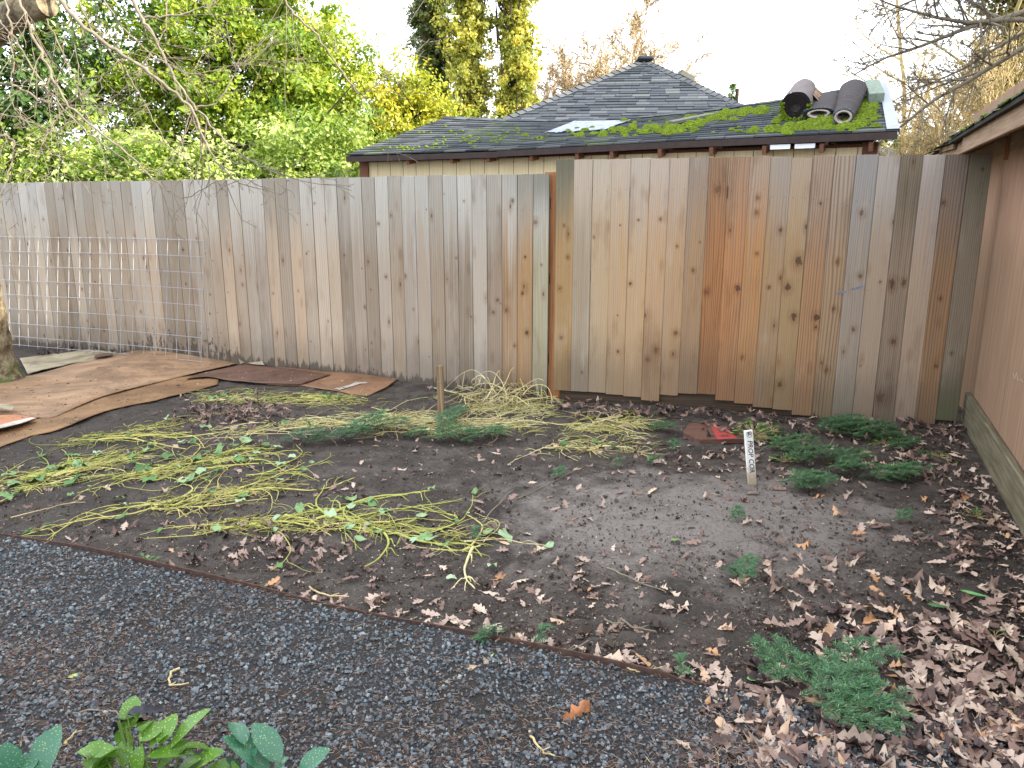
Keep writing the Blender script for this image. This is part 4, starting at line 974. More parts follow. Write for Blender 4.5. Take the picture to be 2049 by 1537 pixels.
# overhanging bare limbs entering from the top right: an old tree that stands right of the frame
P3 = dict(sides=7, seg=.22, wob=.085, up=-.004, split=[14, 8, 5], ratio=.36, ang=.85, minr=.0045, depth=3, taper=.75, **{'from': .1})
def overhang():
    base = np.array([7.6, 11.2, 0]); root = empty('bare_tree', tuple(base)); tag(root, 'grey leafless tree whose long limbs reach in over the felt rolls from the right', 'tree', 'leafless trees in the background')
    rnd = np.random.default_rng(41); b = MB()
    b.tube([(0, 0, 0), (.05, 0, 1.5), (-.05, 0, 3.2), (-.1, .1, 5)], [.2, .17, .14, .08], 10)
    for (a, c, Y0, Y1, r) in (((2060, 40), (1760, 55), 11.2, 10.6, .05), ((2060, 20), (1730, 130), 11.2, 10.8, .05), ((2060, 90), (1690, 235), 11.4, 10.4, .045), ((2060, -60), (1790, 0), 11.2, 10.8, .05), ((2060, 60), (1740, 215), 11.3, 11.8, .03)):
        p, q = np.array(AT(a[0], a[1], Y0))-base, np.array(AT(c[0], c[1], Y1))-base
        b.tube([np.array([-.05, 0, 3.0+.2*rnd.random()]), (np.array([-.05, 0, 3.2])+p)/2+[0, 0, .15], p], [r*1.3, r*1.15, r], 6, cap=False); limb(b, p, q-p, np.linalg.norm(q-p), r*.8, 0, rnd, P3)
    b.build('trunk', M['twig_grey'], root, True)
overhang()
# sunlit golden thickets: low bushy masses of fine stems, each with its own base
P4 = dict(sides=5, seg=.3, wob=.12, up=.03, split=[10, 7, 5], ratio=.5, ang=.7, minr=.006, depth=3, taper=.7)
for (px, Y, sd, lab) in ((1835, 15, 51, 'golden thicket of fine bare stems right of the shed flashing'), (1895, 14, 52, 'golden bare thicket at the feet of the olive trunks'), (1985, 13.5, 53, 'bare thorny thicket directly over the brown shed eave'), (2060, 14.5, 54, 'tall bare thicket at the right edge above the brown shed')):
    c = AT(px, 300, Y); base = (c[0], Y, 0)
    bare('thicket', lab, base, M['twig'], sd, 15, 2.3 if sd < 53 else 3.6, .020, P4, group='sunlit bare thickets behind the sheds')
# ivy clad tree
b_ = np.array([AT(2010, 200, 16)[0], 16, 0]); root = empty('ivy_clad_tree', tuple(b_)); tag(root, 'tree clad in olive ivy behind the thicket at the right edge', 'tree')
m_ = leaf_mat('olive_ivy', [(0, rgb(50, 48, 28)), (.5, rgb(96, 90, 48)), (1, rgb(150, 136, 78))], .2)
b = MB()
for z in np.arange(1.2, 6.5, .7): foliage(b, (random.uniform(-.2, .2), 0, z), (.8, .6, .6), 2200, .09, int(z*9), clump=.2, per=35)
b.build('crown', m_, root); b = MB(); b.tube([(0, 0, 0), (.05, 0, 3), (0, 0, 6.3)], [.2, .16, .06], 8); b.build('trunk', M['bark_dark'], root)
# far little conifer, pole and a distant grey roof line
c = np.array(AT(1464, 215, 34)); root = empty('conifer', (c[0], 34, 0)); tag(root, 'tiny distant pale conifer tip beside the service pole', 'tree')
b = MB(); foliage(b, (0, 0, c[2]+.25), (.22, .22, .6), 900, .13, 77, clump=.1, per=20, asp=.35); foliage(b, (0, 0, c[2]-.8), (.5, .5, .9), 2500, .13, 78, clump=.15, per=25, asp=.35); b.build('crown', M['green'], root)
b = MB(); b.tube([(0, 0, 0), (0, 0, c[2]+.6)], [.1, .02], 6); b.build('trunk', M['bark_dark'], root)
c = np.array(AT(1475.5, 178, 24)); root = empty('service_pole', (c[0], 24, 0)); tag(root, 'short dark service pole with one thin wire behind the hip roof', 'pole')
b = MB(); b.tube([(0, 0, 0), (0, 0, c[2])], .055, 8); b.build('pole', M['bark_dark'], root)
d = np.array(AT(1512, 190, 24)); b = MB(); b.tube([(0, 0, d[2]), (d[0]-c[0]+.3, 0, d[2]+.01)], .008, 4); b.build('wire', M['bark_dark'], root)
root = empty('house', AT(1835, 300, 40)[:2]+(0,)); tag(root, 'distant house with a low grey roof glimpsed between the shed and thicket', 'house')
b = MB(); b.box((0, 3, 1.8), (9, 6, 3.6)); b.build('wall', M['cream'], root); b = MB(); b.add([(-5, -.4, 3.6), (5, -.4, 3.6), (4, 3, 4.6), (-4, 3, 4.6), (5, 6.4, 3.6), (-5, 6.4, 3.6)], [(0, 1, 2, 3), (3, 2, 4, 5)]); b.build('roof', M['sh_house'], root)
# far treeline that closes the horizon
m_ = M['poplar_dark']
for i, (x, y, z, w, lab) in enumerate(((-22, 60, 4, 7, 'far dull green tree low on the horizon behind the lime tree'), (9, 62, 3.2, 6, 'far dull green tree low on the horizon behind the mossy shed'), (26, 55, 4, 7, 'far dull green tree behind the golden thickets'))):
    tree('distant_tree', lab, 'tree', np.array([x, y, 0.]), [((x, y, z), (w, 3, z*.9), 5000, .5, (0, 1))], m_, 90+i, .3, clump=1.0, group='far trees on the horizon')

# ---- the old fruit tree at the left edge, limbs traced where they hang
def fruit_tree():
    base = np.array([-4.62, 6.85, 0]); root = empty('fruit_tree', tuple(base)); tag(root, 'mossy fruit tree at the left edge whose bare branches hang over the yard', 'tree')
    m = Mat('lichened_bark', .9, .2); n = m.noise(m.obj(), 13, 5, .7); n2 = m.noise(m.obj(), 5, 4, .6); x, y, z = m.sep(m.obj())
    c = m.mix(n.step(.35, .65), rgb(84, 72, 56), rgb(150, 138, 112)); c = m.mix((n2+(z*-.25)).step(.44, .56)*.8, c, rgb(64, 82, 26)); c = m.mix(n.step(.36, .30)*.7, c, rgb(36, 28, 22))
    m.col(c).bump(n, 1.0, .03)
    def TR(pts, Ys): return [np.array(AT(p[0], p[1], y))-base for p, y in zip(pts, Ys)]
    b = MB()
    tp = TR([(-6, 768), (-18, 720), (-26, 650), (-42, 560), (-70, 430), (-100, 250), (-110, 100)], [6.9, 6.9, 6.85, 6.8, 6.7, 6.5, 6.3])
    tp[0][2] = -.05
    q = np.linspace(0, len(tp)-1, 34); tp2 = np.array([[np.interp(t, range(len(tp)), [p[k] for p in tp]) for k in range(3)] for t in q])
    rad = np.interp(q, range(7), [.25, .185, .165, .15, .14, .13, .12])*(1+.05*np.sin(q*9)); rad[0] *= 1.12
    b.tube(tp2, rad, 22); b.build('trunk', m.m, root, True)
    b = MB(); lp_ = TR([(-180, 130), (-60, 90), (0, 45), (45, 22), (95, 8)], [6.3, 6.0, 5.6, 5.4, 5.3]); lp_ = [np.array([np.interp(t, range(5), [p[k] for p in lp_]) for k in range(3)]) for t in np.linspace(0, 4, 16)]
    b.tube(lp_, np.interp(np.linspace(0, 4, 16), range(5), [.15, .13, .105, .085, .075]), 14); b.build('limb', m.m, root, True)
    main = [([(105, -30), (145, 35), (210, 85), (300, 145), (385, 215), (405, 275), (430, 320), (470, 360), (486, 380)], 5.3, 4.9, .014),
            ([(28, -30), (60, 60), (100, 145), (135, 210), (200, 265), (270, 320), (320, 372), (365, 400), (430, 365)], 5.2, 4.8, .010),
            ([(255, -30), (280, 30), (310, 75), (345, 150), (390, 215), (430, 260), (480, 310), (560, 350), (585, 368)], 5.4, 5.0, .012),
            ([(555, -30), (580, 20), (625, 60), (660, 110), (700, 165), (722, 193), (760, 165), (798, 120), (815, 40)], 5.2, 5.4, .008),
            ([(5, -20), (25, 70), (60, 130), (110, 200), (180, 270), (260, 330), (300, 350)], 5.3, 5.0, .007),
            ([(-20, 165), (30, 170), (80, 200), (135, 215), (200, 160), (250, 110), (290, 98), (350, 130)], 5.3, 5.2, .008),
            ([(-20, 275), (10, 272), (30, 280), (22, 330), (5, 390), (-15, 400)], 5.2, 5.1, .010),
            ([(190, -30), (240, 50), (300, 110), (380, 150), (440, 140), (500, 120), (560, 75)], 5.4, 5.6, .006),
            ([(290, 35), (350, 30), (420, 15), (460, -20)], 5.4, 5.5, .008),
            ([(390, 215), (440, 205), (470, 150), (480, 110), (560, 60)], 5.3, 5.4, .006),
            ([(135, 215), (110, 240), (90, 275), (75, 320), (50, 365)], 5.2, 5.0, .006),
            ([(60, -30), (110, 70), (145, 150), (175, 230), (200, 300)], 5.5, 5.3, .006),
            ([(150, -30), (180, 60), (260, 150), (300, 230), (340, 300), (390, 330)], 5.6, 5.4, .006),
            ([(340, -30), (330, 60), (290, 130), (240, 190), (160, 240)], 5.6, 5.4, .005),
            ([(-20, 225), (40, 235), (120, 270), (220, 260), (300, 215)], 5.4, 5.4, .005),
            ([(-20, 20), (15, 60), (30, 120), (20, 200), (60, 250)], 5.1, 5.0, .006)]
    rnd = np.random.default_rng(17)
    PP = dict(sides=4, seg=.10, wob=.085, up=-.022, split=[3, 2], ratio=.45, ang=.75, minr=.0016, depth=2, taper=.7)
    for (pts, Y0, Y1, r) in main:
        w = TR(pts, np.linspace(Y0, Y1, len(pts))); m_ = len(w); q = np.linspace(0, m_-1, m_*6)
        # catmull-like smoothing
        W_ = np.array([[np.interp(t, range(m_), [p[k] for p in w]) for k in range(3)] for t in q]); 
        for _ in range(3): W_[1:-1] = (W_[:-2]+2*W_[1:-1]+W_[2:])/4
        W_[1:-1] += rnd.normal(0, .005, W_[1:-1].shape)
        b = MB(); b.tube(W_, np.linspace(r, max(.002, r*.22), len(W_)), 7, cap=False)
        N = int(len(W_)*.22)
        for k in range(N):
            i = rnd.integers(3, len(W_)-2); d = W_[i+1]-W_[i]; d /= np.linalg.norm(d); a = rnd.normal(size=3); a -= d*(a@d); a /= np.linalg.norm(a); an = rnd.uniform(.4, 1.0)
            limb(b, W_[i], d*math.cos(an)+a*math.sin(an), rnd.uniform(.15, .75), max(.0022, r*.30), 0, rnd, PP)
        b.build('branch', M['twig_grey'], root, True)
fruit_tree()
# ================================================================ THINGS ON THE GROUND
# ---- wire cattle panel leaning on the left fence
def wire_panel():
    m = plain('galvanised_wire', rgb(156, 160, 164), .5, .1, 20, .1, .5); b = MB()
    def px_of(x, y, z): d = depth(x, y, z); return CX+F*x/d
    ss = np.linspace(0, LS[-1], 600); pp = np.array([px_of(*lp(s), .6) for s in ss]); s0 = float(np.interp(-423, -pp, ss))
    zr = [0.03, .13, .285, .44, .60, .755, .91, 1.065, 1.22, 1.33]; zr = [.03, .125, .27, .43, .59, .75, .91, 1.07, 1.23]
    def pt(s, z):
        p = lp(s); q = lp(s+.05); d = (q-p)/np.linalg.norm(q-p); n = np.array([-d[1], d[0]]); n = n if n[1] < 0 else -n
        k = .20*(1-z/1.3)+.012; w = .008*math.sin(s*2.3)*math.sin(z*3)
        return np.array([p[0]+n[0]*(k+w), p[1]+n[1]*(k+w), z+.035+.006*math.sin(s*1.7)])
    root = empty('wire_panel', tuple(pt(s0, 0))); tag(root, 'galvanised wire mesh stock panel leaning against the pale grey fence', 'mesh panel')
    o = np.array(root.location)
    for i in range(20):
        s = s0+.157*i; b.tube([pt(s+.012*math.sin(i), z)-o for z in np.linspace(zr[0]-.02, zr[-1]+.01, 7)], .0027, 5)
    for z in zr: b.tube([pt(s, z)-o+[0, -.004, 0] for s in np.linspace(s0-.01, s0+3.05, 24)], .0027, 5)
    b.build('welded_wire', m, root)
wire_panel()
# ---- cardboard sheets
def card_mat(name, c, c2, c3, blot=.5):
    m = Mat(name, .62, .35); P = m.wpos(); n = m.noise(P, 2.2, 6, .65, .4); f = m.noise(P, 14, 5, .7); g = m.noise(P, 70, 3)
    x, y, z = m.sep(P); k = m.noise(m.comb(x*1.5+y*.6, y*3.4-x*1.6, 0.0), 1.3, 6, .7)
    a = m.mix(k.step(.35, .65), c, c2); a = m.mix(n.step(.46, .60)*blot, a, c3); a = m.mix(m.noise(P, 6.5, 5, .7).step(.55, .66)*.45, a, m.mix(1.0, a, (.5, .46, .42, 1), 'MULTIPLY')); a = m.mix(f.step(.62, .72)*.7, a, rgb(50, 38, 30)); a = m.mix(g.step(.70, .75)*.6, a, rgb(40, 30, 24))
    m.col(a); m.rough(n.step(.35, .65, .85, .45)); m.bump(n*.4+f*.4+g*.2, .5, .012); return m.m
CM = [card_mat('wet_cardboard', rgb(132, 104, 78), rgb(160, 130, 102), rgb(98, 76, 56)), card_mat('soaked_cardboard', rgb(118, 88, 58), rgb(142, 110, 76), rgb(90, 66, 46)),
      card_mat('dark_cardboard', rgb(92, 66, 54), rgb(104, 78, 64), rgb(72, 52, 42)), card_mat('brown_cardboard', rgb(122, 90, 66), rgb(136, 102, 76), rgb(100, 74, 54)),
      card_mat('faded_card', rgb(140, 128, 104), rgb(160, 150, 126), rgb(96, 84, 66)), card_mat('orange_cardboard', rgb(160, 108, 78), rgb(170, 118, 86), rgb(140, 84, 56)), card_mat('pale_strip', rgb(170, 160, 150), rgb(196, 188, 180), rgb(130, 116, 100))]
def sheet(name, label, top, bot, z, mat, wav=.008, cat='cardboard', lift=None, thick=.005, n=34, m=12, part_of=None, group='cardboard sheets smothering the ground'):
    def samp(pl, t): q = np.linspace(0, 1, len(pl)); return np.interp(t, q, [p[0] for p in pl]), np.interp(t, q, [p[1] for p in pl])
    T, B = [], []
    V = []
    for i in range(n+1):
        t = i/n; a, c = samp(top, t), samp(bot, t); pa, pc = np.array(GZ(*a)), np.array(GZ(*c))
        for j in range(m+1):
            s = j/m; p = pa*(1-s)+pc*s; x, y = p[0], p[1]
            if 0 < i < n and j in (0, m): y += .014*fb(x, y, z*50, 5, 4)
            zz = max(zg(x, y), p[2])+z+wav*(1+fb(x, y, z*40, 2.3, 3))+(lift(t, s) if lift else 0); V.append((x, y, zz))
    idx = np.arange((n+1)*(m+1)).reshape(n+1, m+1); b = MB(); b.add(V, np.stack([idx[:-1, 1:], idx[1:, 1:], idx[1:, :-1], idx[:-1, :-1]], -1).reshape(-1, 4))
    o = b.build(name, mat, part_of, True); sm = o.modifiers.new('thickness', 'SOLIDIFY'); sm.thickness = thick; sm.offset = -1
    if not part_of: tag(o, label, cat, group)
    return o
sheet('cardboard_sheet', 'long soaked under sheet whose front edge borders the pulled vines', [(-110, 868), (0, 860), (60, 848), (110, 832), (200, 792), (330, 762), (400, 752), (440, 750)], [(-110, 945), (0, 899), (63, 875), (105, 868), (218, 824), (346, 795), (400, 783), (436, 773)], .008, CM[1])
sheet('cardboard_sheet', 'pale weathered strip sheet between the tree trunk and the wire panel', [(40, 722), (110, 713), (178, 706), (233, 709)], [(57, 755), (100, 742), (147, 733), (229, 722)], .012, CM[4], .018)
sheet('cardboard_sheet', 'largest tan sheet running from the tree trunk towards the fence', [(-110, 800), (0, 765), (60, 757), (140, 736), (240, 713), (330, 702), (400, 708), (482, 729)], [(-110, 870), (0, 834), (55, 838), (105, 842), (200, 800), (268, 783), (360, 759), (482, 730)], .018, CM[0], .006, lift=lambda t, s: .03*math.exp(-((t-.72)/.2)**2)*math.exp(-((s-.35)/.5)**2))
sheet('cardboard_sheet', 'small orange brown piece with a pale torn edge at the left', [(-110, 852), (0, 842), (32, 842), (72, 848)], [(-110, 905), (0, 868), (40, 860), (76, 850)], .046, CM[5], .002, lift=lambda t, s: 0)
sheet('paper_strip', 'white torn paper strip lying along the orange cardboard piece', [(-40, 876), (0, 866), (36, 857), (66, 850)], [(-40, 884), (0, 873), (40, 863), (74, 851)], .054, CM[6], .004, 'paper', group=None)
sheet('cardboard_sheet', 'grey curled scrap on top of the largest sheet at the left', [(-60, 830), (0, 826), (20, 828), (32, 832)], [(-60, 842), (0, 834), (18, 838), (28, 840)], .075, CM[4], .004)
sheet('cardboard_sheet', 'brown taped sheet nearest the fence with pale tape across it, rightmost', [(488, 732), (560, 736), (652, 745), (757, 749), (809, 752)], [(535, 772), (601, 774), (666, 784), (734, 796), (775, 776)], .010, CM[3], .003)
sheet('cardboard_sheet', 'dark wet sheet lapped over the taped one', [(385, 757), (440, 744), (490, 733), (580, 744), (662, 754)], [(372, 766), (421, 762), (470, 768), (526, 773), (602, 774)], .022, CM[2], .006, lift=lambda t, s: .02*max(0, s-.6)*2.5*math.exp(-((t-.15)/.2)**2))
sheet('cardboard_sheet', 'lifted yellowish torn corner against the damp fence foot', [(478, 731), (487, 722), (500, 722), (522, 733)], [(482, 736), (492, 733), (508, 737), (530, 739)], .03, CM[4], .01, lift=lambda t, s: .05*(1-s))
sheet('packing_tape', 'cream packing tape strip across the brown taped sheet', [(668, 782), (700, 775), (712, 769), (728, 769)], [(680, 785), (708, 777), (722, 772), (738, 771)], .021, CM[6], .002, 'tape', thick=.001, n=12, m=3, group=None)
sheet('bark_scrap', 'dark curled scrap on the pale strip sheet by the wire panel', [(190, 722), (210, 718), (228, 718)], [(190, 727), (208, 725), (226, 722)], .05, CM[2], .01, 'scrap', n=8, m=4, group=None)
# plank with red paint
pl = empty('painted_plank', GZ(1430, 875)); tag(pl, 'short brown plank with red paint lying in leaves near the white stake', 'plank'); pm = simple_wood('wet_brown_plank', rgb(84, 60, 52), rgb(112, 82, 70), .6, 'x', .6)
def quad_slab(pts, z, th, mat, name, parent):
    P = [np.array(GZ(*p))+[0, 0, z] for p in pts]; o = np.array(parent.location); n = len(P); V = [p-o for p in P]+[p-o-[0, 0, th] for p in P]; c = sum(V[:n])/n; b = MB()
    b.add(V+[c], [(i, i+n, (i+1) % n+n, (i+1) % n) for i in range(n)], [(i, (i+1) % n, 2*n) for i in range(n)]); return b.build(name, mat, parent)
quad_slab([(1366, 874), (1378, 857), (1412, 854), (1466, 866), (1486, 872), (1488, 888), (1400, 890)], .035, .03, pm, 'plank_board', pl)
rp = Mat('faded_red_paint', .7, .3); nn = rp.noise(rp.wpos(), 40, 4, .7); rp.col(rp.mix(nn.step(.45, .62), rgb(178, 62, 62), rgb(120, 62, 58)))
for k, q in enumerate(([(1423, 864), (1432, 864), (1446, 889), (1434, 889)], [(1432, 863), (1452, 865), (1454, 869), (1434, 867)], [(1446, 866), (1456, 868), (1474, 887), (1462, 888)], [(1438, 875), (1460, 876), (1463, 880), (1440, 880)], [(1440, 885), (1472, 884), (1474, 888), (1442, 889)])): quad_slab(q, .0375, .001, rp.m, 'paint_stroke', pl)

# ---- the two stakes
def stake(name, label, bpx, tpx, w, th, mat, yaw, tilt_y=.03):
    B = np.array(GZ(*bpx)); T = np.array(AT(tpx[0], tpx[1], B[1]+tilt_y)); root = empty(name, tuple(B)); tag(root, label, 'stake')
    ax = T-B; L = np.linalg.norm(ax); ax /= L; s = np.array([math.cos(yaw), math.sin(yaw), 0]); s -= ax*(s@ax); s /= np.linalg.norm(s); n = np.cross(s, ax)
    from mathutils import Matrix
    Mx = Matrix(((s[0], -n[0], ax[0], 0), (s[1], -n[1], ax[1], 0), (s[2], -n[2], ax[2], 0), (0, 0, 0, 1)))   # x across, y away from the camera, z up the stake
    return root, Mx, L
wm = Mat('chalky_white_paint', .7, .2); x, y, z = wm.sep(wm.obj()); n1 = wm.noise(wm.obj(), 60, 5, .7)
c = wm.mix(n1.step(.55, .7)*.35, rgb(222, 222, 216), rgb(170, 164, 150)); c = wm.mix((z*-1.0+(n1-.5)*.18).step(-.15, -.02)*.85, c, rgb(150, 128, 100)); wm.col(c).bump(n1, .3, .002)
root, Mx, L = stake('marker_stake', 'white painted survey stake with black handwriting standing in the mud', (1505, 969), (1497, 861), .050, .018, wm.m, R(6))
b = MB(); b.box((0, 0, L/2-.03), (.050, .020, L+.06), bev=.003); o = b.build('stake', wm.m, root); o.matrix_local = Mx
ink = plain('black_ink', rgb(34, 34, 36), .7, .1)
def text(s_, size, pos, root, Mx, rot):
    from mathutils import Matrix
    cu = bpy.data.curves.new('lettering', 'FONT'); cu.body = s_; cu.size = size; cu.extrude = .0003; cu.align_x = 'LEFT'; cu.align_y = 'CENTER'; cu.shear = .2; cu.offset = .0004
    tmp = bpy.data.objects.new('tmp', cu); me = bpy.data.meshes.new_from_object(tmp); bpy.data.objects.remove(tmp); me.materials.append(ink)
    o = bpy.data.objects.new('lettering', me); link(o, root); o.matrix_local = Mx @ Matrix.Translation(pos) @ Matrix.Rotation(R(90), 4, 'X') @ Matrix.Rotation(rot, 4, 'Z'); return o
text('PROP COR', .040, (.001, -.0104, L-.058), root, Mx, R(-90))
text('K', .030, (-.009, -.0104, L-.022), root, Mx, R(12))
b = MB(); b.tube([(math.cos(t)*.015+.001, -.0106, L-.024+math.sin(t)*.016) for t in np.linspace(0, 6.6, 22)], .0013, 4); b.tube([(-.012, -.0106, L-.010), (.0, -.0106, L-.03), (.013, -.0106, L-.012)], .0011, 4); o = b.build('circled_mark', ink, root); o.matrix_local = Mx
root, Mx, L = stake('wooden_stake', 'weathered bare wooden stake rising from the pile of cream vines', (883, 834), (880, 731), .045, .03, M['stake'], R(-8))
b = MB(); b.box((0, 0, L/2-.03), (.050, .040, L+.06), bev=.006); o = b.build('stake', M['stake'], root); o.matrix_local = Mx
b = MB(); b.tube([Vector((math.cos(t)*.030, math.sin(t)*.025, L*.68+.004*math.sin(5*t))) for t in np.linspace(0, 6.3, 16)], .0025, 4, cap=False); o = b.build('twine', M['twig_grey'], root); o.matrix_local = Mx

# ---- fallen oak leaves
LEAFSTOPS = [(0, rgb(40, 34, 34)), (.15, rgb(82, 64, 60)), (.34, rgb(126, 100, 88)), (.58, rgb(168, 146, 132)), (.80, rgb(198, 176, 156)), (.91, rgb(182, 138, 98)), (1, rgb(154, 104, 68))]
ol = Mat('oak_leaf_litter', .6, .35); t = tinted(ol); x, y, z = ol.sep(ol.obj()); c = ol.ramp(t, LEAFSTOPS); n1 = ol.noise(ol.wpos(), 30, 4, .7)
c = ol.mix(n1.step(.45, .75)*.5, c, ol.mix(1.0, c, (.5, .42, .38, 1), 'MULTIPLY')); ol.col(c); ol.rough(n1.step(.3, .7, .75, .45)); ol.bump(n1, .25, .003)
def leaf_shape(rnd, lobes=4, width=.33, curl=.5, bend=.3, sharp=.42):
    """a lobed oak leaf one unit long: midrib row, two edge rows, stalk"""
    ns = lobes*4+1; V = []; ph = rnd.uniform(-.25, .25)
    k1, k2, k3 = rnd.normal(0, curl), rnd.normal(0, curl*.6), rnd.normal(0, bend)
    for i in range(ns):
        t = i/(ns-1); env = width*(math.sin(math.pi*min(1, t**.85*.96+.04))**.75)*(.62+.6*t if t < .75 else 1.07-.25*(t-.75)*4)
        c = .5-.5*math.cos(2*math.pi*t*lobes); f = sharp+(1-sharp)*c**.8
        zc = k3*(t-.5)**2*.9
        for sgn in (0, -1, 1):
            if sgn == 0: V.append((t-.5, ph*.1*math.sin(t*3), zc)); continue
            w = env*f*rnd.uniform(.85, 1.1)
            V.append((t-.5+.10*c*(1-t*.4), sgn*w, zc+(k1 if sgn > 0 else k1*.6+k2)*w*abs(w)*4+rnd.normal(0, .018)))
    f = []
    for i in range(ns-1):
        a, b_ = i*3, i*3+3; f += [(a, b_, b_+1, a+1), (a, a+2, b_+2, b_)]
    n0 = len(V); V += [(-.5, .012, 0), (-.5, -.012, 0), (-.68, -.008, -.02), (-.68, .008, -.02)]; f.append((n0, n0+1, n0+2, n0+3))
    return np.array(V), f
LS_ = [leaf_shape(np.random.default_rng(100+k), lobes=3 if k % 3 else 4, width=(.30, .36, .26)[k % 3], curl=(.3, .8, .6, 1.1)[k % 4], bend=(.3, 1.0, .6)[k % 3], sharp=(.45, .3, .38)[k % 3]) for k in range(12)]
LMESH = []
for v, f in LS_:
    b = MB(); b.add(v, f); LMESH.append(b.mesh('oak_leaf', ol.m, True))
items = []; lr = np.random.default_rng(66)
def zone(x0, y0, x1, y1, n, tint=(0, 1), size=(.075, .12), pile=0.0, gauss=False, skew=None, tilt=.28):
    for _ in range(n):
        if gauss: px, py = lr.normal((x0+x1)/2, (x1-x0)/3.2), lr.normal((y0+y1)/2, (y1-y0)/3.2)
        else: px, py = lr.uniform(x0, x1), lr.uniform(y0, y1)
        if skew and not skew(px, py): continue
        p = GZ(px, py)
        if p[1] > 5.45-.25*(p[0]-3) and p[0] > .3 and p[1] > RA[1]+(p[0]-RA[0])*RD[1]/RD[0]-.03: continue
        rel = (p[0]-K0[0])*KN[0]+(p[1]-K0[1])*KN[1]
        if rel < .06: continue
        items.append((px, py, p, lr.uniform(*size), tint[0]+(tint[1]-tint[0])*lr.beta(1.0, 1.45), lr.uniform(0, pile)+.008, lr.normal(0, tilt), lr.normal(0, tilt), lr.uniform(0, 6.28)))
ey = lambda px: np.interp(px, [p[0] for p in EDGE], [p[1] for p in EDGE])
dense = lambda px, py: lr.random() < np.clip((px-1330-(1537-py)*.55)/200, 0, 1)*np.clip((py-1150)/150, .35, 1)
zone(1300, 1180, 2090, 1560, 900, (0, 1), (.062, .112), .02, skew=dense, tilt=.22)
zone(1400, 1400, 2090, 1570, 300, (0, 1), (.062, .112), .02, tilt=.22, skew=lambda a, c: a > 1400+(1560-c)*.35+lr.normal(0, 30))
zone(1470, 940, 2060, 1270, 300, (.1, 1), (.06, .10), .02, skew=lambda a, c: lr.random() < .25+.75*(a-1450)/600)
zone(950, 930, 1500, 1360, 150, (.2, 1), (.045, .085), .0, skew=lambda a, c: c < ey(a)-8)
zone(0, 930, 950, 1250, 165, (.0, .9), (.045, .085), .0, skew=lambda a, c: c < ey(a)-6)
zone(420, 1050, 760, 1130, 90, (.0, .6), (.05, .08), .015, True, skew=lambda a, c: c < ey(a)-6)
zone(560, 960, 720, 1010, 14, (.0, .6), (.05, .08), .0, True)
for px in np.linspace(560, 1480, 60): zone(px-25, ey(px)-34, px+25, ey(px)-7, 1, (.35, .95), (.05, .08), .01)
zone(385, 812, 575, 856, 210, (.05, .6), (.05, .08), .06, True, tilt=.5)
zone(1115, 806, 1560, 838, 240, (.0, .55), (.05, .09), .05, tilt=.5, skew=lambda a, c: c > 795+(a-1110)*.06)
zone(1400, 835, 1920, 885, 210, (.0, .6), (.05, .09), .05, tilt=.5, skew=lambda a, c: c > 830+(a-1400)*.045)
zone(1300, 880, 1900, 950, 120, (.1, .95), (.05, .085), .01)
zone(1780, 850, 1960, 960, 90, (.0, .9), (.05, .085), .03, tilt=.4)
zone(1880, 930, 2060, 1120, 130, (.0, .9), (.05, .085), .03, tilt=.4)
zone(60, 696, 330, 715, 90, (.0, .35), (.05, .08), .03, tilt=.5)
zone(850, 760, 1110, 800, 30, (.0, .5), (.04, .07), .01)
zone(240, 880, 600, 960, 50, (.1, .8), (.045, .075), .0)
zone(700, 880, 1300, 950, 60, (.2, .9), (.04, .07), .0)
zone(100, 1180, 1400, 1530, 9, (.2, .9), (.04, .06), .012, skew=lambda a, c: c > ey(a)+12)
for (px, py, sz, ti) in ((1408, 1428, .085, .93), (1235, 1322, .10, .82), (1455, 1265, .085, .85), (1620, 1240, .10, .78), (1650, 1275, .10, .9), (1700, 1290, .10, .76), (1040, 1165, .09, .78), (985, 1190, .09, .72), (1535, 1130, .09, .84), (1480, 1150, .08, .8), (545, 1170, .075, .93), (1290, 1330, .085, .9)):
    items.append((px, py, GZ(px, py), sz, ti, .012, lr.normal(0, .15), lr.normal(0, .15), lr.uniform(0, 6.28)))
LAND = [((1505, 940), 'the white stake'), ((1480, 1150), 'the lone fir sprig'), ((1660, 1370), 'the litter fir branch'), ((1400, 1385), 'the steel edging end'), ((880, 1060), 'the longest yellow vines'), ((1010, 1085), 'the pale vine tip leaf'),
        ((1430, 880), 'the red painted plank'), ((1680, 960), 'the fir boughs by the stake'), ((1900, 1200), 'the long pale green blade'), ((2020, 1040), 'the shed sill'), ((1940, 900), 'the shed corner'), ((700, 1232), 'the mid steel edging'), ((600, 1050), 'the mid yard yellow vines'),
        ((480, 835), 'the vine covered leaf heap'), ((300, 1150), 'the left gravel edge'), ((1290, 1400), 'the gravel corner'), ((1790, 1490), 'the bright green leaf'), ((1600, 1500), 'the thick near litter'), ((2000, 1420), 'the bare dark patch'), ((1250, 1200), 'the scuffed groove'), ((1090, 1275), 'the edging fir tuft'), ((1800, 1120), 'the shed side scatter'), ((1980, 1300), 'the sill litter'), ((1520, 1290), 'the litter edge'), ((1880, 1380), 'the deepest litter')]
def colour(t): return 'blackish' if t < .1 else 'dark brown' if t < .24 else 'mid brown' if t < .4 else 'mauve brown' if t < .56 else 'pinkish tan' if t < .76 else 'pale tan' if t < .87 else 'orange tan' if t < .95 else 'rusty orange'
from mathutils import Euler, Matrix
items.sort(key=lambda q: -q[3]/depth(*q[2])*(1.25 if q[0] > 0 and q[0] < 2049 and q[1] < 1545 else 0))
NIND = 290
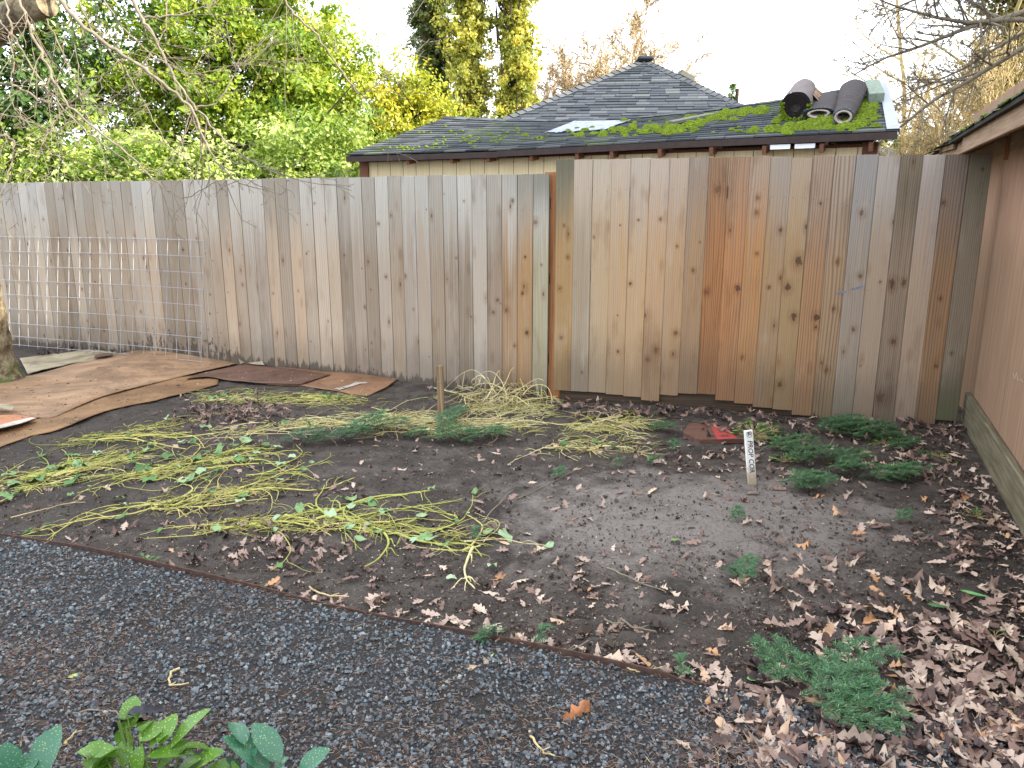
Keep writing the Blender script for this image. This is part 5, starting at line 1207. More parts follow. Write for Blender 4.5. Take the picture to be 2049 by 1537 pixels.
for k, (px, py, p, sz, ti, dz, a, c_, r) in enumerate(items[:NIND]):
    o = bpy.data.objects.new('oak_leaf', LMESH[k % 12]); link(o); o.location = (p[0], p[1], p[2]+dz+abs(a)*sz*.2); o.rotation_euler = (a, c_, r); o.scale = (sz, sz*random.uniform(.85, 1.15), sz); o['tint'] = float(ti)
    L_ = min(LAND, key=lambda q: (q[0][0]-px)**2+(1.6*(q[0][1]-py))**2); dx, dy = px-L_[0][0], (py-L_[0][1])*1.6
    rel = ('just ' if abs(dx)+abs(dy) < 60 else 'well ' if abs(dx)+abs(dy) > 150 else '')+(('right of' if dx > 0 else 'left of') if abs(dx) > abs(dy) else ('in front of' if dy > 0 else 'behind'))
    shape = ('flat', 'cupped', 'folded', 'rolled')[k % 4] if abs(a)+abs(c_) < .55 else 'tipped up'
    big = 'large ' if sz > .095 else 'small ' if sz < .07 else ''
    tag(o, '%s%s %s leaf %s %s' % (big, shape, colour(ti), rel, L_[1]), 'leaf', 'fallen oak leaves on the ground')
b = MB()
for k in range(12):
    sub = items[NIND+k::12]; v, f = LS_[k]
    n = len(sub); P = np.array([q[2] for q in sub]); P[:, 2] += np.array([q[5] for q in sub])
    inst(b, v, f, None, P, np.array([q[3] for q in sub])[:, None]*np.ones((n, 3)), np.array([q[8] for q in sub]), np.array([q[4] for q in sub]), .26)
o = b.build('fallen_leaves', ol.m, smooth=True); tag(o, 'drifts of brown oak leaf litter strewn over the mud', kind='stuff')
def special(name, label, px, py, sz, col_, shape=0, tilt=(0, 0), rz=0, cat='leaf', asp=1.0, dz=.02):
    o = bpy.data.objects.new(name, None)
    rnd = np.random.default_rng(int(px)); 
    if shape == 0: v, f = leaf_shape(rnd, 3, .36, 1.2, 1.0, .3)
    else:
        V = []; f = []; ns = 9
        for i in range(ns):
            t = i/(ns-1); w = .23*math.sin(math.pi*t**.8)**.8+.004
            for s in (0, -1, 1): V.append((t-.5, s*w, .9*w*w+.25*(t-.5)**2))
        for i in range(ns-1): a, c = i*3, i*3+3; f += [(a, c, c+1, a+1), (a, a+2, c+2, c)]
        v = np.array(V)
    m = Mat(name+'_surface', .5, .4); n = m.noise(m.obj(), 5, 4, .6); m.col(m.mix(n.step(.35, .7), col_, tuple(q*.55 for q in col_[:3]))); m.bump(n, .3, .004)
    b = MB(); b.add(v, f); o = b.build(name, m.m, smooth=True); o.location = GZ(px, py, dz); o.rotation_euler = (tilt[0], tilt[1], rz); o.scale = (sz, sz*asp, sz); return tag(o, label, cat)
special('oak_leaf', 'big glossy orange brown oak leaf reared up on the gravel', 1152, 1446, .105, rgb(164, 104, 62), 0, (.55, -.35), .5, dz=.035)
special('dry_leaf', 'smooth tan teardrop leaf lying alone on the gravel', 948, 1348, .058, rgb(186, 152, 116), 1, (.1, .05), .2, asp=1.25)
special('dry_leaf', 'little lime green leaf on the gravel above the tan teardrop leaf', 987, 1321, .03, rgb(176, 196, 106), 1, (.2, 0), .9)
special('green_leaf', 'yellow green curled leaf on the gravel left of the speckled shrub', 154, 1362, .055, rgb(176, 190, 110), 1, (.3, .1), .8, asp=.7)
special('green_leaf', 'long pale green blade lying on the litter in front of the brown shed', 1947, 1198, .105, rgb(112, 178, 104), 1, (.1, .05), -.45, asp=.5)
special('green_leaf', 'dull green leaf partly under oak leaves near the long pale blade', 1875, 1222, .08, rgb(70, 116, 66), 1, (.1, .0), -.3, asp=.7)
special('green_leaf', 'bright green pointed leaf standing in the near litter', 1780, 1497, .075, rgb(118, 168, 88), 1, (.5, .3), 1.5, asp=.9)
special('green_leaf', 'pale green leaf by the end of the steel edging', 1507, 1368, .05, rgb(120, 176, 104), 1, (.2, 0), .1)
special('green_leaf', 'small bright green leaf alone on the mud left of the lone fir sprig', 1350, 1088, .04, rgb(110, 160, 76), 1, (.1, .1), .3)
special('black_leaf', 'blackened rotting leaf in the near litter', 1745, 1268, .08, rgb(40, 42, 46), 1, (.3, .2), .4)

# ---- conifer needles and straw over gravel and mud
nm = Mat('dead_needles', .7, .3); t = nm.attr('tint', 'GEOMETRY'); nm.col(nm.ramp(t, [(0, rgb(82, 60, 50)), (.5, rgb(128, 94, 76)), (.85, rgb(168, 140, 116)), (1, rgb(200, 190, 170))]))
nb = MB(); NV = [(-.5, -.025, 0), (.5, -.025, 0), (.5, .025, 0), (-.5, .025, 0), (-.5, 0, .05), (.5, 0, .05)]; NF = [(0, 1, 5, 4), (3, 4, 5, 2)]
def needles(n, y0, y1, cond, lo, hi, zz, cl=0):
    P = []; cen = [(lr.uniform(-60, 2060), lr.uniform(y0, y1)) for _ in range(60)]
    while len(P) < n:
        if cl and lr.random() < .35: c_ = cen[lr.integers(60)]; px, py = lr.normal(c_[0], 70), lr.normal(c_[1], 24)
        else: px, py = lr.uniform(-60, 2090), y0+(y1-y0)*lr.random()
        if py < y1+20 and cond(px, py): P.append(GZ(px, py, zz+lr.uniform(0, .006)))
    P = np.array(P); S = np.stack([lr.uniform(lo, hi, n), lr.uniform(.012, .026, n), lr.uniform(.012, .02, n)], 1)
    inst(nb, NV, NF, None, P, S, lr.uniform(0, 6.28, n), lr.beta(1.3, 1.6, n), .12)
needles(9000, 1080, 1560, lambda a, c: c > ey(a)+4 and a < 1560, .012, .026, .033, 1)
needles(2600, 880, 1500, lambda a, c: c < ey(a)-4, .012, .03, .008, 0)
o = nb.build('dead_needles', nm.m); tag(o, 'rusty dead conifer needles and straw bits scattered over gravel and mud', kind='stuff')

# ---- twigs, each one its own
tw = [((1255, 1352), (1330, 1340), 'thin pale'), ((1210, 1245), (1250, 1255), 'stub of dark'), ((1085, 1310), (1180, 1292), 'grey'), ((705, 1272), (750, 1240), 'thin grey'), ((965, 1052), (1025, 985), 'dark bent'), ((1215, 1140), (1330, 1190), 'long dark'), ((1240, 1243), (1315, 1270), 'dark stout'), ((1060, 1480), (1110, 1530), 'pale jointed'), ((1435, 1560), (1440, 1450), 'upright thin'), ((1780, 1345), (1850, 1355), 'dark'), ((1960, 1345), (1900, 1330), 'curved grey'), ((1690, 840), (1660, 900), 'straw coloured'), ((1400, 810), (1425, 835), 'fine forked'), ((155, 1440), (260, 1480), 'thin brown'), ((360, 1350), (380, 1385), 'short white'), ((140, 1505), (165, 1480), 'pale split'), ((1030, 1005), (1175, 935), 'long thin dark'), ((20, 1040), (170, 1010), 'thin straw'), ((1340, 1010), (1420, 1035), 'fine dark'), ((620, 1180), (700, 1200), 'cream')]
for k, (a, c, ad) in enumerate(tw):
    A, B_ = np.array(GZ(*a, .03 if a[1] > ey(a[0]) else .012)), np.array(GZ(*c, .035 if c[1] > ey(c[0]) else .018)); b = MB(); rnd = np.random.default_rng(k); q = np.linspace(0, 1, 9)[:, None]; P = A+(B_-A)*q+rnd.normal(0, .004, (9, 3))*[1, 1, .4]; P[:, :2] += np.array([.02, .03])*np.sin(q*3.1)*rnd.normal()
    r = .0028 if 'thin' in ad or 'fine' in ad or 'straw' in ad else .0045; b.tube(P, np.linspace(r, r*.5, 9), 6); b.tube([P[5], P[5]+(B_-A)*.15+[.01, .015, .012]], [r*.6, r*.3], 4)
    pale = any(w in ad for w in ('pale', 'straw', 'white', 'cream')); L_ = min(LAND, key=lambda q: (q[0][0]-a[0])**2+(1.6*(q[0][1]-a[1]))**2)
    o = b.build('twig', M['twig'] if pale else M['twig_grey']); tag(o, '%s twig lying %s %s' % (ad, 'on the gravel near' if a[1] > ey(a[0]) else 'on the mud near', L_[1]), 'twig', 'loose twigs on the ground')

# ---- pulled vines: every stem is its own thing, with its own leaves
vm = Mat('pulled_vine', .5, .4); t = tinted(vm); n1 = vm.noise(vm.wpos(), 9, 3); c = vm.ramp(t, [(0, rgb(120, 132, 60)), (.3, rgb(164, 166, 80)), (.55, rgb(184, 172, 98)), (.8, rgb(202, 192, 148)), (1, rgb(170, 148, 104))]); n3 = vm.noise(vm.wpos(), 22, 3); c = vm.mix(n1.step(.48, .72)*.6, c, vm.mix(1.0, c, (.66, .58, .42, 1), 'MULTIPLY')); vm.col(vm.mix(n3.step(.62, .72)*.6, c, rgb(112, 86, 54)))
gl = Mat('wilted_green_leaf', .55, .4); t = tinted(gl); n1 = gl.noise(gl.wpos(), 26, 4, .6); c = gl.ramp(t, [(0, rgb(52, 88, 40)), (.4, rgb(88, 122, 62)), (.75, rgb(126, 152, 104)), (1, rgb(156, 176, 142))]); gl.col(gl.mix(n1.step(.45, .7)*.45, c, gl.mix(1.0, c, (.55, .62, .45, 1), 'MULTIPLY'))); gl.bump(n1, .4, .004)
def round_leaf_mesh(seed):
    rnd = np.random.default_rng(seed); n = 18; V = [(0, 0, 0)]; k = rnd.uniform(2, 4); ph = rnd.uniform(0, 6)
    for ring in (.5, 1.0):
        for i in range(n):
            th = 2*math.pi*i/n; r = ring*(1-.18*(abs(math.sin(th*2.5+ph)) if ring == 1 else .3))*(1 if i else .5); V.append((math.cos(th)*r, math.sin(th)*r*.8, .22*ring*ring*math.sin(th*k+ph)+rnd.normal(0, .04)+.18*ring*ring*math.cos(th)))
    b = MB(); b.add(np.array(V)*.5, [(1+i, 1+n+i, 1+n+(i+1) % n, 1+(i+1) % n) for i in range(n)], [(0, 1+i, 1+(i+1) % n) for i in range(n)]); return b.mesh('leaf', gl.m, True)
RLM = [round_leaf_mesh(k) for k in range(6)]
vr = np.random.default_rng(91)
def vine(px, py, ang, L, r, tint, nleaf, label, group, wob=.30, pile=0.0, arch=0.0, name='vine_stem', shoots=2, lt=(0, 1), ls=(.045, .095)):
    p0 = np.array(GZ(px, py)); root = empty(name, tuple(p0)); tag(root, label, 'vine', group); b = MB()
    n = max(8, int(L/.03)); a = ang; da = 0; P = [np.zeros(3)]; curl = vr.normal(0, .03)
    for i in range(n):
        da = da*.7+vr.normal(0, wob*.45)+curl; a += da*.5; P.append(P[-1]+np.array([math.cos(a), math.sin(a), 0])*L/n)
    P = np.array(P); z0 = vr.uniform(0, pile); f1, f2 = vr.uniform(3, 7), vr.uniform(0, 6)
    def zz(i, x, y): return zg(p0[0]+x, p0[1]+y)-p0[2]+r+.004+z0*(.6+.4*math.sin(i*.3+f2))+max(0, math.sin(i/n*math.pi))*arch+.008*abs(math.sin(i/n*f1+f2))
    P[:, 2] = [zz(i, x, y) for i, (x, y) in enumerate(P[:, :2])]
    r = r*.88*vr.uniform(.5, 1.5); rad = r*(1-np.linspace(0, .6, n+1))*(1+.16*np.sin(np.arange(n+1)*2.3)); b.tube(P, rad, 6, tint=vr.uniform(0, .12))
    for _ in range(shoots+vr.integers(1, 4)):
        i = vr.integers(2, n-2); d = P[i+1]-P[i]; aa = math.atan2(d[1], d[0])+vr.choice([-1, 1])*vr.uniform(.4, 1.1); q = [P[i]]; l = L*vr.uniform(.12, .35)
        for k in range(6): aa += vr.normal(0, .22); q.append(q[-1]+np.array([math.cos(aa)*l/6, math.sin(aa)*l/6, 0])); 
        q = np.array(q); q[1:, 2] = [max(0, zg(p0[0]+x, p0[1]+y)-p0[2]+r+.004)+z0*.5+.012*math.sin(k) for k, (x, y, _z) in enumerate(q[1:])]; b.tube(q, np.linspace(rad[i]*.75, r*.25, 7), 5, tint=vr.uniform(0, .1))
    o = b.build('stem', vm.m, root, True); o['tint'] = float(tint)
    for _ in range(nleaf):
        i = vr.integers(n//4, n+1); l = bpy.data.objects.new('leaf', RLM[vr.integers(6)]); link(l, root); s = vr.uniform(*ls); l.scale = (s, s*vr.uniform(.5, 1.0), s*vr.uniform(.4, .9)); l.location = (P[i][0]+vr.normal(0, .02), P[i][1]+vr.normal(0, .02), P[i][2]+.012); l.rotation_euler = (vr.normal(0, .15), vr.normal(0, .15), vr.uniform(0, 6.28)); l['tint'] = float(vr.uniform(*lt))
ADJ = ['thick', 'slim', 'kinked', 'curving', 'forked', 'straight', 'looping', 'short', 'long', 'limp']
WH = ['near side of', 'on the far side of', 'at the left end of', 'at the right end of', 'across the middle of']
def cluster(desc, x0, y0, x1, y1, spread, n, L, r, tint, nl, wob=.3, pile=0., arch=0., jit=.35, lt=(0, 1), shoots=2):
    A, B_ = np.array(GZ(x0, y0)[:2]), np.array(GZ(x1, y1)[:2]); ang = math.atan2(*(B_-A)[::-1])
    for k in range(n):
        t = vr.random(); px, py = x0+(x1-x0)*t*.75+vr.normal(0, spread*1.5), y0+(y1-y0)*t*.75+vr.normal(0, spread*.45)
        wh = 'left in' if t < .25 else 'right in' if t > .8 else ('front in' if py > y0+(y1-y0)*t*.75 else 'back in')
        tt = vr.uniform(*tint); l = vr.uniform(*L); cw = 'yellow green' if tt < .35 else 'yellow' if tt < .62 else 'cream' if tt < .9 else 'straw'
        ad = 'long' if l > L[0]+.75*(L[1]-L[0]) else 'short' if l < L[0]+.2*(L[1]-L[0]) else ADJ[k % 7]
        vine(px, py, ang+vr.normal(0, jit)+(math.pi if vr.random() < .2 else 0), l, r*vr.uniform(.7, 1.25), tt, int(vr.integers(0, nl+1)*.6+.4), '%s %s vine %s %s' % (ad, cw, wh, desc), 'pulled vines in '+desc, wob, pile, arch, lt=lt, shoots=shoots)
cluster('the leftmost vine heap by the yard edge', -20, 985, 190, 930, 15, 20, (.3, .8), .0055, (.0, .6), 3, lt=(.2, .8))
cluster('the vine streak beside the long cardboard', 120, 893, 350, 852, 8, 13, (.35, .9), .0050, (.0, .5), 1)
cluster('the second vine streak behind the green leaves', 60, 960, 300, 905, 8, 8, (.3, .7), .0045, (.05, .5), 2)
cluster('the tangle with big green leaves', 230, 965, 520, 905, 15, 20, (.35, .9), .0050, (.05, .5), 4, lt=(0, .9))
cluster('the yellow tangle below the green leaves', 285, 1022, 550, 975, 11, 16, (.35, .8), .0050, (.1, .6), 2)
cluster('the long streak pointing to the right', 480, 960, 600, 945, 3, 3, (.4, .7), .0050, (.1, .4), 3)
cluster('the middle vine streak in front of the yard', 400, 1062, 700, 1035, 12, 14, (.35, .8), .0052, (.1, .5), 2, lt=(.3, 1))
cluster('the vines trailing over the bare mud', 700, 1045, 930, 1085, 14, 15, (.35, .75), .0058, (.0, .55), 2, wob=.42, lt=(.4, 1))
cluster('the cream tips near the pale green leaf', 880, 1130, 990, 1080, 9, 5, (.3, .5), .0055, (.5, .85), 1, lt=(.6, 1))
cluster('the brownish tangle under the cardboard', 420, 805, 720, 800, 10, 18, (.3, .7), .0036, (.2, 1.0), 2, wob=.4, lt=(0, .7))
cluster('the yellow mat beside the taped cardboard', 560, 800, 700, 797, 6, 8, (.3, .5), .0048, (.0, .4), 2, lt=(0, .5))
cluster('the pale streak above the fir boughs', 440, 872, 720, 838, 8, 13, (.4, .9), .0045, (.4, .9), 1)
cluster('the cream heap left of the wooden stake', 690, 858, 860, 838, 9, 24, (.3, .7), .0048, (.45, .95), 1, pile=.05)
cluster('the cream heap right of the wooden stake', 850, 862, 1060, 850, 10, 26, (.3, .7), .0048, (.45, .95), 0, pile=.08)
cluster('the tall cream pile against the fence', 940, 810, 1090, 815, 13, 34, (.3, .6), .0050, (.5, .95), 0, wob=.6, pile=.24, arch=.05, jit=1.0)
cluster('the stems trailing off the tall pile', 855, 778, 960, 800, 4, 5, (.4, .7), .0040, (.6, 1), 0)
cluster('the small heap under the stepped fence', 1150, 862, 1280, 848, 9, 22, (.3, .6), .0042, (.3, .95), 0, wob=.5, pile=.08, jit=.7)
cluster('the loose stems on the mud before the stepped fence', 1080, 900, 1300, 890, 14, 7, (.2, .5), .0042, (.5, .95), 1, lt=(0, .5))
vine(1085, 900, 0, .36, .0055, .8, 1, 'thick pale stem lying alone on the bare mud right of the piles', None); 
# broad wilted leaves that lie loose
for k, (px, py, s, ti, lab) in enumerate(((75, 968, .16, .25, 'broad wilted green leaf in the leftmost vine heap, left one'), (120, 945, .13, .05, 'darkest green broad leaf in the leftmost vine heap'), (148, 968, .14, .3, 'broad wilted leaf at the right end of the leftmost heap'), (30, 975, .12, .6, 'pale limp leaf at the far left of the heap'), (285, 945, .14, .1, 'dark green leaf in the green leaved tangle'), (335, 918, .12, .15, 'green leaf on the far side of the green leaved tangle'), (300, 965, .12, .4, 'mid green leaf low in the green leaved tangle'),
        (440, 905, .12, .5, 'round pale green leaf on the tangle'), (495, 887, .12, .8, 'silvery green leaf behind the tangle'), (385, 890, .09, .2, 'small green leaf between two vine streaks'), (425, 800, .15, .55, 'large pale folded leaf below the cardboard'), (445, 795, .12, .3, 'green leaf beside the large folded one'), (1012, 1080, .10, .85, 'pale green rounded leaf at the tip of the long vines'), (985, 1140, .07, .9, 'silvery crumpled leaf near the vine tip'), (905, 1165, .06, .95, 'grey green shrivelled leaf in front of the vines'), (700, 1005, .11, .7, 'mint green leaf on the mud above the middle vines'), (735, 1010, .10, .6, 'right hand mint green leaf above the middle vines'), (765, 1030, .08, .75, 'pale leaf above the trailing vines'), (600, 1025, .09, .6, 'round green leaf on the middle vine streak'), (560, 1140, .05, .4, 'tiny green leaf between vines and edging'), (610, 945, .07, .5, 'green tip leaf of the long streak'), (1300, 925, .06, .2, 'little green leaf on the mud left of the red plank'), (480, 925, .10, .4, 'wilted leaf before the pale streak'), (240, 1003, .08, .3, 'small leaf left of the yellow tangle'), (15, 1000, .1, .5, 'limp leaf at the very left of the yard'))):
    l = bpy.data.objects.new('wilted_leaf', RLM[k % 6]); link(l); l.location = GZ(px, py, .025); l.scale = (s, s*.8, s*.8); l.rotation_euler = (vr.normal(0, .15), vr.normal(0, .15), vr.uniform(0, 6.28)); l['tint'] = float(ti); tag(l, lab, 'leaf')

# ---- flat mat of cut vine bits among the stems
cm_ = Mat('vine_bits', .7, .25); t = cm_.attr('tint', 'GEOMETRY'); cm_.col(cm_.ramp(t, [(0, rgb(96, 92, 46)), (.3, rgb(150, 150, 74)), (.6, rgb(176, 166, 104)), (.85, rgb(204, 194, 150)), (1, rgb(112, 128, 66))]))
b = MB()
for (x0, y0, x1, y1, sp_, n, ta, tb) in ((-20, 985, 190, 930, 16, 170, 0, .7), (120, 893, 350, 852, 10, 130, 0, .7), (60, 960, 300, 905, 11, 110, 0, .6), (230, 965, 520, 905, 14, 220, 0, .7), (285, 1022, 550, 975, 14, 200, 0, .7), (400, 1062, 700, 1035, 15, 170, 0, .7), (700, 1045, 950, 1085, 17, 130, 0, .7), (400, 800, 720, 805, 13, 420, 0, .8),
        (440, 872, 720, 838, 11, 190, .3, .95), (690, 858, 860, 838, 12, 330, .4, .95), (850, 862, 1060, 850, 13, 420, .4, .95), (940, 815, 1100, 822, 14, 380, .4, .95), (1140, 862, 1290, 848, 11, 260, .1, .9), (1080, 895, 1300, 885, 15, 90, .2, .9)):
    for k in range(n):
        u = vr.random(); p = np.array(GZ(x0+(x1-x0)*u+vr.normal(0, sp_*1.3), y0+(y1-y0)*u+vr.normal(0, sp_*.6), .006+vr.uniform(0, .014))); a = vr.normal(.2, .9); l = vr.uniform(.03, .16); c = vr.normal(0, .5); r = vr.uniform(.0009, .0030)
        q = [p+np.array([math.cos(a+c*w)*l*w, math.sin(a+c*w)*l*w, .008*math.sin(w*3.1)]) for w in (0, .25, .5, .75, 1)]; b.tube(q, np.linspace(r, r*.5, 5), 4, tint=vr.uniform(ta, tb), cap=False)
o = b.build('vine_trimmings', cm_.m, smooth=True); tag(o, 'fine straw coloured vine trimmings matted between the pulled stems', kind='stuff')
# ---- fir boughs
fm = Mat('fir_needle', .5, .3); t = tinted(fm); fm.col(fm.ramp(t, [(0, rgb(26, 56, 34)), (.5, rgb(46, 88, 50)), (.85, rgb(84, 126, 78)), (1, rgb(124, 152, 112))]))
def fir_meshes(seed, L=.32, side=7, nl=.034, up=.08):
    rnd = np.random.default_rng(seed); s = MB(); n = MB(); allp = []
    main = np.array([(t*L, .02*math.sin(t*3+seed), .018+.035*math.sin(t*2.6)) for t in np.linspace(0, 1, 12)]); s.tube(main, np.linspace(.0034, .0014, 12), 5); allp.append(main)
    for k in range(side*2):
        t = .12+.8*k/(side*2); i = int(t*11); p = main[i]; sg = 1 if k % 2 else -1; l = L*(.55-.33*t)*rnd.uniform(.75, 1.15); a = sg*rnd.uniform(.65, .95)
        q = np.array([p+[math.cos(a)*l*u, math.sin(a)*l*u, .02*math.sin(u*3)+up*l*u*rnd.uniform(-.3, 1)] for u in np.linspace(0, 1, 7)]); s.tube(q, np.linspace(.0020, .0009, 7), 4); allp.append(q)
        if l > .09:
            for sg2 in (-1, 1): a2 = a+sg2*.75; p2 = q[3]; l2 = l*.42; q2 = np.array([p2+[math.cos(a2)*l2*u, math.sin(a2)*l2*u, .01*u] for u in np.linspace(0, 1, 5)]); s.tube(q2, np.linspace(.0014, .0008, 5), 4); allp.append(q2)
    V = []; T = []
    for P in allp:
        seg = np.linalg.norm(np.diff(P, axis=0), axis=1); Lp = seg.sum(); m = int(Lp/.0034); cum = np.concatenate([[0], np.cumsum(seg)])
        for k in range(m):
            u = (k+.5)/m*Lp; p = np.array([np.interp(u, cum, P[:, j]) for j in range(3)]); i = min(len(P)-2, np.searchsorted(cum, u)-1); d = (P[i+1]-P[i])/seg[i]; side_ = np.array([-d[1], d[0], 0]); side_ /= np.linalg.norm(side_)+1e-9
            sg = 1 if k % 2 else -1; dr = d*rnd.uniform(.35, .8)+side_*sg*rnd.uniform(.6, 1)+np.array([0, 0, rnd.uniform(-.15, .45)]); dr /= np.linalg.norm(dr); l = nl*rnd.uniform(.7, 1.1)*(1 if u < Lp*.9 else .7); w = np.cross(dr, [0, 0, 1]); w = w/(np.linalg.norm(w)+1e-9)*.0017
            V.append([p-w, p+w, p+dr*l*.7+w, p+dr*l+w*.1, p+dr*l*.7-w]); T += [rnd.uniform(.0, .75)+ (.25 if rnd.random() < .12 else 0)]*5
    V = np.array(V).reshape(-1, 3); k = np.arange(len(V)//5)*5; n.add(V, np.stack([k, k+1, k+2, k+4], 1), np.stack([k+4, k+2, k+3], 1), np.array(T))
    return s.mesh('stem', M['bark_dark']), n.mesh('needles', fm.m)
FM = [fir_meshes(k, L=(.36, .42, .30, .38)[k], side=(5, 5, 4, 5)[k]) for k in range(4)]; FS = [fir_meshes(10, .16, 2), fir_meshes(11, .12, 1)]
def fir(px, py, rz, sc, label, k=0, small=False, dz=.0, tilt=0., grp='fir cuttings lying on the ground', roll=0.):
    root = empty('fir_branch', GZ(px, py, .01+dz)); tag(root, label, 'fir branch', grp); root.rotation_euler = (roll, -tilt, rz); root.scale = (sc, sc, sc*.7); ms = (FS if small else FM)[k % (2 if small else 4)]
    for nm, me in zip(('stem', 'needles'), ms): o = bpy.data.objects.new(nm, me); link(o, root); (o.__setitem__('tint', float(random.uniform(0, .12))) if nm == 'needles' else None)
FIRS = [(1560, 925, -.1, 1.15, 'fir bough lying just right of the white stake'), (1530, 905, .15, 1.0, 'fir bough behind the white stake on its right'), (1650, 945, -.25, 1.1, 'fir bough in the middle of the row right of the stake'), (1640, 930, .1, 1.0, 'fir bough at the back of the row right of the stake'), (1720, 960, -.3, 1.05, 'fir bough at the right end of the row'), (1760, 965, .25, .9, 'thin fir tip trailing off the right end of the row'),
        (1560, 975, -.05, 1.15, 'front fir bough right of the white stake'), (1580, 985, .35, .9, 'nearest fir bough right of the stake, tip up'), (1620, 868, -.1, 1.2, 'fir bough against the stepped fence foot'), (1670, 878, .1, 1.15, 'second fir bough at the stepped fence foot'), (1730, 882, -.15, 1.1, 'fir bough right of the second at the fence foot'), (1640, 855, .0, 1.0, 'fir bough tucked under the stepped fence'), (1770, 900, .0, .8, 'small fir bough before the right end of the fence'),
        (555, 885, .0, .95, 'leftmost fir bough on the mud'), (600, 890, -.1, .85, 'second fir bough from the left'), (640, 882, .1, 1.1, 'bushy fir bough left of the wooden stake'), (680, 885, .35, 1.15, 'upturned fir bough left of the wooden stake'), (710, 870, .1, 1.1, 'fir bough lying back from the bushy one'), (800, 880, .1, 1.0, 'fir bough in front of the cream heap'), (850, 885, .2, 1.1, 'fir bough under the wooden stake'), (870, 868, .7, 1.0, 'fir bough leaning up beside the wooden stake'), (905, 885, .0, 1.05, 'fir bough right of the wooden stake'), (960, 875, .1, .9, 'fir tip at the right of the cream heap'), (1290, 862, -.1, .7, 'small fir bough right of the small vine heap'),
        (735, 742, .8, .9, 'fir bough propped against the left fence'), (745, 748, 1.3, .8, 'fir bough standing at the left fence foot')]
for k, (px, py, rz, sc, lab) in enumerate(FIRS): fir(px, py, rz, sc*.88, lab, k, tilt=.35 if 'upturned' in lab or 'leaning' in lab else .9 if 'propped' in lab or 'standing' in lab else .10)
fir(1480, 1168, .75, .42, 'lone fir sprig standing on the bare mud', 0, tilt=.45); fir(1490, 1160, 2.6, .35, 'lower half of the lone fir sprig pair', 2, tilt=.1)
for k, (px, py, rz, sc, lab) in enumerate(((1640, 1420, 2.0, .78, 'fir branch in the oak litter, upper left arm'), (1650, 1415, .6, .78, 'fir branch in the oak litter, upper right arm'), (1640, 1440, -.1, .9, 'fir branch in the oak litter, long right arm'), (1620, 1440, -.6, .75, 'fir branch in the oak litter, near arm'), (1600, 1425, .1, .75, 'fir branch in the oak litter, middle arm'))): fir(px, py, rz, sc, lab, k, tilt=.12, dz=.04)
for k, (px, py, rz, lab) in enumerate(((945, 1283, -.2, 'small fir tip lying on the steel edging'), (1065, 1290, .4, 'small fir tuft just behind the steel edging'), (1290, 930, -.3, 'little fir tip on the pale mud'), (1225, 938, .3, 'tiny fir tip left of the little one on pale mud'), (1100, 960, .5, 'brownish tuft of fir on the bare mud'), (1350, 1360, .9, 'little fir tuft by the end of the edging'), (1455, 1045, .6, 'tiny fir tip in front of the white stake'), (940, 1085, .8, 'small fir tip among the yellow vines'), (1785, 1045, .2, 'little fir tuft before the brown shed'), (1860, 925, 2.0, 'fir tip near the shed corner'), (1340, 905, 1.1, 'tiny fir tip near the red painted plank'))): fir(px, py, rz, .8, lab, k, True, tilt=.2)

# ---- weeds
wg = leaf_mat('weed_leaf', [(0, rgb(44, 72, 34)), (.6, rgb(80, 116, 50)), (1, rgb(128, 160, 80))], .2)
def weed(px, py, r, n, ls, label, h=.05, seed=0, name='weed'):
    p = GZ(px, py); root = empty(name, p); tag(root, label, 'weed'); rnd = np.random.default_rng(seed+int(px)); b = MB(); s = MB()
    for k in range(n):
        a = rnd.uniform(0, 6.28); rr_ = r*rnd.random()**.6; c = np.array([math.cos(a)*rr_, math.sin(a)*rr_, h*rnd.uniform(.3, 1)*(1.2-rr_/r)]); s.tube([(0, 0, 0), c*[.5, .5, .7], c], .0012, 3, cap=False)
        d = np.array([math.cos(a), math.sin(a), rnd.uniform(-.2, .5)]); d /= np.linalg.norm(d); w = np.cross(d, [0, 0, 1]); w /= np.linalg.norm(w); l = ls*rnd.uniform(.6, 1.2)
        b.add([c, c+d*l*.45+w*l*.32+[0, 0, l*.1], c+d*l, c+d*l*.45-w*l*.32+[0, 0, l*.1]], [(0, 1, 2, 3)], None, rnd.random())
    b.build('leaves', wg, root); s.build('stems', M['twig'], root)
weed(1505, 878, .14, 110, .045, 'dark ivy like weed clump behind the white stake', .14); weed(1545, 865, .08, 30, .04, 'low weed tuft left of the fence foot boughs', .07); weed(80, 1060, .05, 14, .035, 'tiny weed on the mud at the far left', .03); weed(292, 1128, .05, 16, .03, 'lime coloured weed just behind the gravel edge', .04)
weed(1770, 890, .09, 26, .04, 'pale weed between fir boughs and the fence foot', .05); weed(1570, 925, .07, 18, .05, 'pale ragged weed stem over the fir boughs', .09); weed(1880, 915, .12, 34, .03, 'spread weed near the shed corner', .04); weed(1955, 1035, .10, 26, .03, 'weed by the shed sill', .04); weed(870, 800, .12, 34, .03, 'weed left of the tall cream pile', .04); weed(1180, 900, .22, 60, .025, 'thin weeds on the mud under the small vine heap', .02); weed(1275, 905, .18, 40, .022, 'sparse seedlings on the mud left of the red plank', .02); weed(520, 1184, .04, 10, .025, 'tiny weed at the steel edging', .02); weed(1990, 1275, .06, 14, .03, 'green sprig in the litter near the shed', .03)

